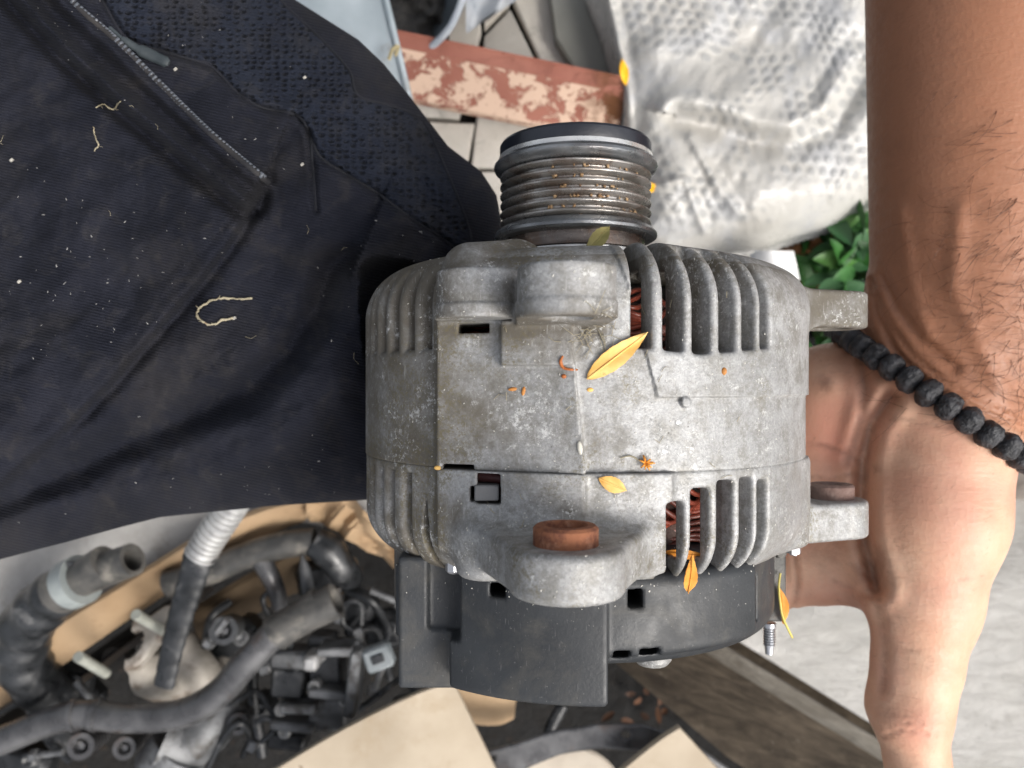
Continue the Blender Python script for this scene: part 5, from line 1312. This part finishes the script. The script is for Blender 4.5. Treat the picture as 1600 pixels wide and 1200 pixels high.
# smaller bits filling the box, each one loose
bits = [((330, 1000), 'bolt', 0.9, 'short silver bolt lying below the ribbed conduit'), ((148, 1098), 'bolt', 2.2, 'dull bolt beside the foot of the hose elbow'), ((585, 1075), 'bolt', 1.2, 'silver bolt just under the pale connector'),
        ((415, 1045), 'clip', 0.4, 'black wire clip left of the throttle part'), ((560, 990), 'clip', 1.9, 'small black clip above the connector'), ((620, 940), 'bolt', 2.7, 'dull bolt near the left edge of the black cover'), ((395, 1165), 'clip', 1.1, 'black clip by the looping cable'),
        ((455, 965), 'clip', 2.5, 'black clamp hanging off the mouth of the bent pipe'), ((60, 1180), 'bolt', 0.2, 'greasy bolt at the bottom left corner'), ((230, 1185), 'clip', 0.8, 'dark clip at the bottom edge beside the cast elbow'), ((530, 960), 'bolt', 1.6, 'small bolt in front of the pipe mouth')]
for (cx_, cy_), kd, a, lab in bits:
    z_ = -3.72; c = P(cx_, cy_, z_); d = np.array([math.cos(a), math.sin(a), 0.15]); rt = thing('loose_' + kd, c - [0, 0, 0.1], lab, kd)
    if kd == 'bolt':
        mt = M_CASTW if 'tan' in lab else (M_SILV if 'silver' in lab else M_CASTG)
        m = MB(); m.tube([c, c + d * 0.22], 0.028, 10); m.build('shank', mt, rt); m = MB(); m.lathe(c, d, [(-0.06, 0.035), (-0.055, 0.05), (0, 0.052)], 6); m.build('head', mt, rt)
    else:
        m = MB(); n_ = np.array([-d[1], d[0], 0]); m.tube(spline([c, c + d * 0.12 + n_ * 0.08, c + d * 0.26, c + d * 0.22 - n_ * 0.10, c + d * 0.06 - n_ * 0.05], 6), 0.022, 8); m.build('loop', M_RUBD, rt); m = MB(); m.box(c, (0.05, 0.035, 0.03), ax=[d / np.linalg.norm(d), n_, np.cross(d / np.linalg.norm(d), n_)], bev=0.01); m.build('foot', M_CASTG, rt)
wires = [([(0, 1110), (40, 1100), (70, 1150), (110, 1190)], 0.03), ([(330, 1090), (360, 1100), (400, 1080), (430, 1120)], 0.024), ([(540, 925), (580, 940), (606, 980), (600, 1010)], 0.03), ([(430, 955), (455, 1000), (440, 1040)], 0.022), ([(560, 1110), (600, 1080), (630, 1060), (650, 1085)], 0.026), ([(360, 940), (330, 965), (318, 1010)], 0.03)]
wl_ = ['thin wire at the lower left edge of the box', 'thin wire right of the cast elbow', 'curved wire running down to the connector', 'thin wire between pipe and throttle part', 'wire crossing below the connector', 'wire curling beside the ribbed conduit']
for (pts, r_), lab in zip(wires, wl_):
    m = MB(); m.tube(pxpath([(a_, b_, -3.75 + 0.1 * math.sin(k * 2.0)) for k, (a_, b_) in enumerate(pts)], 8), r_, 8); m.build('wire', M_RUBD, label=lab, cat='wire', center=True)
# grey lever with holes at the bottom
lv = thing('metal_lever', P(900, 1160, -3.8), 'curved grey steel lever with two round holes at the bottom of the picture', 'lever')
tp = [(752, 1172), (800, 1160), (860, 1142), (930, 1132), (1000, 1132), (1050, 1142), (1100, 1170), (1150, 1215)]; bt = [(1110, 1240), (1050, 1190), (1000, 1172), (940, 1170), (880, 1180), (820, 1200), (780, 1225), (745, 1225)]
def lever_sdf(p):
    px_, py_ = pix(p); s_ = (H - p[:, 2]) / F
    d, _, _ = seg_dist(px_, py_, [(765, 1195), (810, 1182), (870, 1160), (935, 1150), (1000, 1152), (1055, 1170), (1120, 1215)])
    w = np.interp(px_, [750, 900, 1000, 1150], [24, 19, 22, 24]); f = ext((d - w) * s_, slab(p[:, 2], -3.52, -3.40), 0.02)
    for cx_, cy_, r_ in ((769, 1184, 5), (978, 1148, 8)): f = np.maximum(f, -(np.hypot(px_ - cx_, (py_ - cy_) * 1.3) - r_) * s_)
    return f
V, Fc2 = polygonize(lever_sdf, (-0.45, -3.05, -3.6), (1.8, -2.4, -3.32), 0.02); mk('lever_arm', V, Fc2, M_PIPE, lv)
# ------------------------------------------------------------------ fallen leaves and debris
def leafmat(name, c1, c2, tr=0.15):
    t = NT(name)
    c = t.mix(t.ramp(t.noise(14, 5), 0.3, 0.7), c1, c2)
    c = t.mix(t.math('MULTIPLY', t.ramp(t.noise(40, 4, 0.7), 0.62, 0.7), 0.4), c, S(140, 84, 30))
    t.bump(t.noise(60, 4, sc=(0.4, 2, 1)), 0.3, 0.003)
    return t.done(c, 0.6, 0, 0.35)
M_YEL = leafmat('yellow_leaf', S(224, 172, 88), S(236, 200, 132)); M_ORG = leafmat('orange_leaf', S(206, 132, 44), S(228, 160, 76)); M_OLV = leafmat('olive_leaf', S(128, 122, 74), S(160, 150, 96))
M_TWIG = leafmat('dry_twig', S(150, 84, 44), S(184, 112, 62)); M_STRAW = leafmat('straw', S(142, 134, 112), S(172, 162, 138)); M_SEED = leafmat('seed_husk', S(170, 110, 50), S(196, 140, 80))
def leaf3(name, p0_, p1_, w, mat, label, cat='leaf', up=None, curl=0.10, shape=1.0, fold=0.12, group=None, n=22, thick=0.0025, stem=True):
    p0_, p1_ = np.asarray(p0_, float), np.asarray(p1_, float); d = p1_ - p0_; L = np.linalg.norm(d); d /= L
    up = np.array([0, 0, 1.0]) if up is None else np.asarray(up, float); s_ = np.cross(up, d); s_ /= np.linalg.norm(s_); u_ = np.cross(d, s_)
    V = []; ks = np.linspace(-1, 1, 9); r = np.random.default_rng(int(abs(p0_[0] * 977) + 3))
    for i in range(n + 1):
        t_ = i / n; ww = w * (math.sin(PI * t_ ** shape) ** 0.85 * 0.5 + 0.01) * (1 + 0.03 * math.sin(i * 1.9))
        for k in ks: V.append(p0_ + d * t_ * L + s_ * k * ww + u_ * (curl * L * math.sin(PI * t_) + fold * ww * abs(k) + 0.04 * w * math.sin(k * 3 + i * 0.35)))
    V = np.array(V); K = 9; Fc2 = [(i * K + k, (i + 1) * K + k, (i + 1) * K + k + 1, i * K + k + 1) for i in range(n) for k in range(K - 1)]
    root = thing(name, V.mean(0) - [0, 0, 0.02], label, cat, group)
    m = MB(); m.add(V, [f[::-1] for f in Fc2]); m.add(V - u_ * thick, Fc2); m.build('blade', mat, root, ang=180)
    mid = V.reshape(n + 1, K, 3)[:, 4] + u_ * 0.0012
    m = MB(); m.tube(mid, np.linspace(0.0028, 0.0012, n + 1), 6); m.build('midrib', mat, root, ang=180)
    return root
def on_alt(px, py, lift=0.003):
    p, ok = hit(alt_sdf, px, py); return p + grad(alt_sdf, p) * lift
a = on_alt([917, 1014], [592, 520], 0.006); a[1][2] = max(a[1][2], a[0][2] - 0.01)
leaf3('yellow_leaf', a[0], a[1], 0.046, M_YEL, 'large yellow willow-shaped leaf lying diagonally on the middle of the alternator', curl=0.06, shape=0.8)
a = on_alt([935, 978], [747, 766], 0.005); leaf3('yellow_leaf', a[0], a[1], 0.034, M_YEL, 'small oval yellow leaf just below the housing seam', curl=0.05)
p = P(1090, 856, 0.60); leaf3('yellow_leaf', P(1082, 866, 0.69), P(1075, 926, 0.60), 0.030, M_ORG, 'orange leaf hanging out of the lower cooling fins', curl=0.05, shape=1.25)
leaf3('yellow_leaf', P(1036, 862, 0.52), P(1102, 868, 0.54), 0.022, M_ORG, 'narrow orange leaf stuck crosswise inside the lower fins', curl=0.10)
leaf3('olive_leaf', P(914, 398, 0.30), P(952, 354, 0.27), 0.042, M_OLV, 'curled olive green leaf lodged under the pulley', curl=0.05, fold=0.6)
b0, b1 = P(1216, 916, 0.13), P(1224, 975, 0.13); leaf3('wilted_leaf', b0, b1, 0.030, M_ORG, 'pale wilted leaf stuck to the steel bracket', curl=0.08, up=(0.4, 0, 1), fold=0.5)
m = MB(); m.tube(pxpath([(1219, 896, 0.13), (1217, 920, 0.15), (1222, 960, 0.15), (1232, 984, 0.12), (1238, 996, 0.10)], 6), 0.0035, 6); m.build('leaf_stalk', leafmat('yellow_green', S(190, 176, 80), S(206, 190, 110)), label='thin yellow-green stalk hanging from the steel bracket', cat='stalk', center=True)
leaf3('yellow_leaf', P(972, 92, -3.02), P(978, 134, -3.05), 0.06, leafmat('bright_yellow', S(240, 176, 20), S(250, 190, 40)), 'bright yellow leaf on the left edge of the bubble wrap bag', curl=0.05)
leaf3('yellow_leaf', P(1006, 300, -2.95), P(1024, 288, -2.95), 0.07, leafmat('bright_yellow_b', S(240, 176, 20), S(250, 190, 40)), 'yellow leaf tip showing beside the pulley grooves', curl=0.05)
leaf3('yellow_leaf', P(1124, 880, 0.52), P(1134, 876, 0.52), 0.016, M_ORG, 'tiny orange leaf scrap at the lower end of the fins', curl=0.05)
def blob(name, px_, py_, rx, ry, rz, mat, label, ang=0.0, cat='seed', lift=0.0):
    c = on_alt(px_, py_, lift)[0]; nu, nv = 12, 8; V = []; Fc2 = []
    for j in range(nv + 1):
        th = PI * j / nv
        for i in range(nu):
            a_ = 2 * PI * i / nu; x, y, z = rx * math.cos(th), ry * math.sin(th) * math.cos(a_), rz * math.sin(th) * math.sin(a_); V.append(c + [x * math.cos(ang) - y * math.sin(ang), x * math.sin(ang) + y * math.cos(ang), z])
    for j in range(nv):
        for i in range(nu): Fc2.append((j * nu + i, j * nu + (i + 1) % nu, (j + 1) * nu + (i + 1) % nu, (j + 1) * nu + i))
    return mk(name, V, Fc2, mat, label=label, cat=cat, center=True)
blob('seed', 922, 609, 0.0075, 0.005, 0.004, M_YEL, 'round yellow seed just under the tip of the large yellow leaf')
blob('seed', 802, 608, 0.012, 0.0045, 0.004, M_SEED, 'lying brown seed husk, left one of the pair on the spine', 0.1)
blob('seed', 818, 611, 0.0045, 0.011, 0.004, M_SEED, 'upright brown seed husk, right one of the pair on the spine', -0.2)
blob('seed', 684, 731, 0.009, 0.0055, 0.005, M_YEL, 'yellow crumb at the left end of the housing seam')
blob('seed', 1131, 580, 0.007, 0.009, 0.006, M_SEED, 'brown crumb on the raised panel below the upper fins')
blob('seed', 881, 588, 0.006, 0.005, 0.005, M_TWIG, 'dark crumb under the curved rust-brown twig')
def strand(name, pts, r, mat, label, lift=0.004, surf=on_alt, cat='twig'):
    q = spline(np.array([(a_, b_, 0) for a_, b_ in pts], float), 6); p_ = surf(q[:, 0], q[:, 1], lift)
    for _ in range(2): p_[1:-1] = (p_[:-2] + 2 * p_[1:-1] + p_[2:]) / 4
    if surf is on_leg:
        r_ = np.random.default_rng(4); p_[:, :2] += r_.normal(0, r * 0.35, (len(p_), 2))
        m = MB(); m.tube(p_, r * r_.uniform(0.45, 1.2, len(p_)), 7)
        for i in range(4, len(p_) - 2, 9): m.tube([p_[i], p_[i] + [r_.normal(0, 0.012), r_.normal(0, 0.012), 0.003]], [r * 0.35, r * 0.15], 5)
        return m.build(name, mat, label=label, cat=cat, center=True, ang=180)
    m = MB(); m.tube(p_, np.interp(np.linspace(0, 1, len(p_)), [0, 0.4, 1], [r * 0.5, r, r * 0.5]), 7); return m.build(name, mat, label=label, cat=cat, center=True, ang=180)
strand('twig', [(880, 556), (876, 566), (884, 576), (900, 578)], 0.0042, M_TWIG, 'curved rust-brown twig left of the large yellow leaf')
strand('twig', [(968, 716), (985, 712), (1002, 722), (1018, 726)], 0.002, M_STRAW, 'thin pale root fibre below the middle of the alternator')
def tuft(name, cx_, cy_, n, L, mat, label, seed):
    c = on_alt(cx_, cy_, 0.006)[0]; r = np.random.default_rng(seed); m = MB()
    for k in range(n):
        a_ = r.uniform(0, 2 * PI); e_ = c + [math.cos(a_) * L * r.uniform(0.4, 1), math.sin(a_) * L * r.uniform(0.4, 1), r.uniform(-0.002, 0.012)]; m.tube([c, (c + e_) / 2 + [0, 0, 0.006], e_], [0.003, 0.0025, 0.0012], 5)
    return m.build(name, mat, label=label, cat='plant bit', center=True, ang=180)
tuft('dried_flower', 1007, 723, 11, 0.022, M_ORG, 'tiny orange dried flower head near the housing seam', 3)
# pale wax drip and crumbs
blob('drip', 906, 700, 0.006, 0.016, 0.005, simple('pale_residue', (0.55, 0.53, 0.46, 1), (0.62, 0.6, 0.54, 1)), 'pale drop of residue on the crease of the spine', 0.15, 'residue')
# cobweb with fine hairs: one mass
m = MB(); r = np.random.default_rng(8)
for k in range(46):
    x0_, y0_ = 925 + r.normal(0, 14), 520 + r.normal(0, 22); a_ = r.uniform(0, 2 * PI); L = r.uniform(10, 40)
    q = on_alt(x0_ + math.cos(a_) * L * np.array([0, .5, 1]), y0_ + math.sin(a_) * L * np.array([0, .5, 1]) + np.array([0, r.normal(0, 4), 0]), 0.006); 
    if np.ptp(q[:, 2]) < 0.06: m.tube(q, 0.0008, 3, cap=False)
for k in range(26):
    x0_, y0_ = r.uniform(760, 1230), r.uniform(430, 860); a_ = r.uniform(0, 2 * PI); L = r.uniform(6, 22)
    q = on_alt(x0_ + math.cos(a_) * L * np.array([0, .5, 1]), y0_ + math.sin(a_) * L * np.array([0, .5, 1]) + np.array([0, r.normal(0, 4), 0]), 0.004)
    if np.ptp(q[:, 2]) < 0.05: m.tube(q, 0.0009, 3, cap=False)
m.build('cobweb', M_STRAW, kind='stuff', ang=180)
# plant crumbs lodged in the pulley grooves and dust flecks: masses
def flecks(name, pts, nrm_, size, mat, seed, el=2.0):
    r = np.random.default_rng(seed); m = MB()
    for c, n_ in zip(pts, nrm_):
        s_ = size * r.uniform(0.4, 1.3); a_ = r.normal(size=3); a_ -= n_ * (a_ @ n_); a_ /= np.linalg.norm(a_); b_ = np.cross(n_, a_)
        m.box(c + n_ * s_ * 0.2, (s_ * r.uniform(0.6, el), s_ * r.uniform(0.4, 0.8), s_ * 0.35), ax=[a_, b_, n_])
    return m.build(name, mat, kind='stuff', ang=180)
r = np.random.default_rng(21); pts = []; nn = []
for k in range(48):
    y = ridges[r.integers(0, 6)] + r.choice([-1, 1]) * 0.0142 + r.normal(0, 0.002); a_ = r.choice([r.normal(0.0, 0.35), r.normal(0.75, 0.2), r.uniform(-1.2, 1.3)], p=[0.45, 0.35, 0.2]); 
    if y > 0.63: y -= 0.0283
    n_ = np.array([math.sin(a_), 0, math.cos(a_)]); pts.append(np.array([PX, y, 0]) + n_ * 0.207); nn.append(n_)
flecks('groove_debris', pts, nn, 0.0058, leafmat('tan_crumbs', S(140, 108, 76), S(176, 150, 116)), 22, 1.3)
x_, y_ = r.uniform(585, 1255, 420), r.uniform(400, 955, 420); p_, ok = hit(alt_sdf, x_, y_); n_ = grad(alt_sdf, p_)
flecks('dust_specks', p_[ok], n_[ok], 0.0016, simple('pale_dust', (0.55, 0.53, 0.48, 1), (0.68, 0.66, 0.6, 1)), 23, 1.4)
cl_ = r.integers(0, 16, 210); cx_, cy_ = r.uniform(0, 740, 16), r.uniform(0, 860, 16); x_, y_ = cx_[cl_] + r.normal(0, 70, 210), cy_[cl_] + r.normal(0, 55, 210); m_ = inside(x_, y_, LEG) & (x_ < 760); x_, y_ = x_[m_], y_[m_]; p_ = on_leg(x_, y_, 0.001)
flecks('lint_specks', p_, np.tile([0, 0, 1.0], (len(p_), 1)), 0.0016, simple('pale_lint', (0.20, 0.195, 0.19, 1), (0.36, 0.35, 0.34, 1)), 24, 3.0)
x_ = rng.normal(250, 170, 9).clip(5, 560); y_ = rng.normal(430, 190, 9).clip(10, 760)
m = MB()
for a_, b_ in zip(x_, y_):
    t_ = random.uniform(0, 6.28); L = random.uniform(4, 11); q = on_leg([a_, a_ + L * math.cos(t_), a_ + 1.8 * L * math.cos(t_ + 0.4)], [b_, b_ + L * math.sin(t_), b_ + 1.8 * L * math.sin(t_ + 0.4)], 0.005); m.tube(q, 0.0007, 3, cap=False)
m.build('lint_fibres', M_STRAW, kind='stuff', ang=180)
strand('straw_fibre', [(395, 466), (370, 468), (345, 465), (322, 474), (308, 486), (312, 500), (332, 508), (348, 500), (364, 497)], 0.0040, M_STRAW, 'pale curled root fibre shaped like a hook on the trouser knee', 0.008, on_leg, 'fibre')
strand('straw_fibre', [(150, 168), (162, 163), (176, 171), (188, 158)], 0.0024, M_STRAW, 'small yellow fibre below the zip on the trousers', 0.008, on_leg, 'fibre')
strand('straw_fibre', [(146, 198), (149, 215), (154, 226), (147, 236)], 0.0022, M_STRAW, 'short bent yellow fibre further down below the zip', 0.008, on_leg, 'fibre')
for (a_, b_), lab in (((274, 108), 'white crumb just past the end of the zip pull'), ((366, 497), 'white crumb at the tip of the hook-shaped fibre'), ((472, 257), 'white crumb right of the zip end'), ((18, 250), 'yellowish crumb at the left edge of the trousers'), ((476, 121), 'beige crumb on the mesh panel'), ((30, 440), 'tan crumb at the far left of the lower trouser leg')):
    c = on_leg([a_], [b_], 0.004)[0]; m = MB(); m.box(c, (0.006, 0.004, 0.0035), ax=[[0.8, 0.6, 0], [-0.6, 0.8, 0], [0, 0, 1]], bev=0.002); m.build('crumb', simple('crumb', (0.36, 0.34, 0.30, 1), (0.45, 0.43, 0.39, 1)) if 'crumb' not in bpy.data.materials else bpy.data.materials['crumb'], label=lab, cat='crumb', center=True)
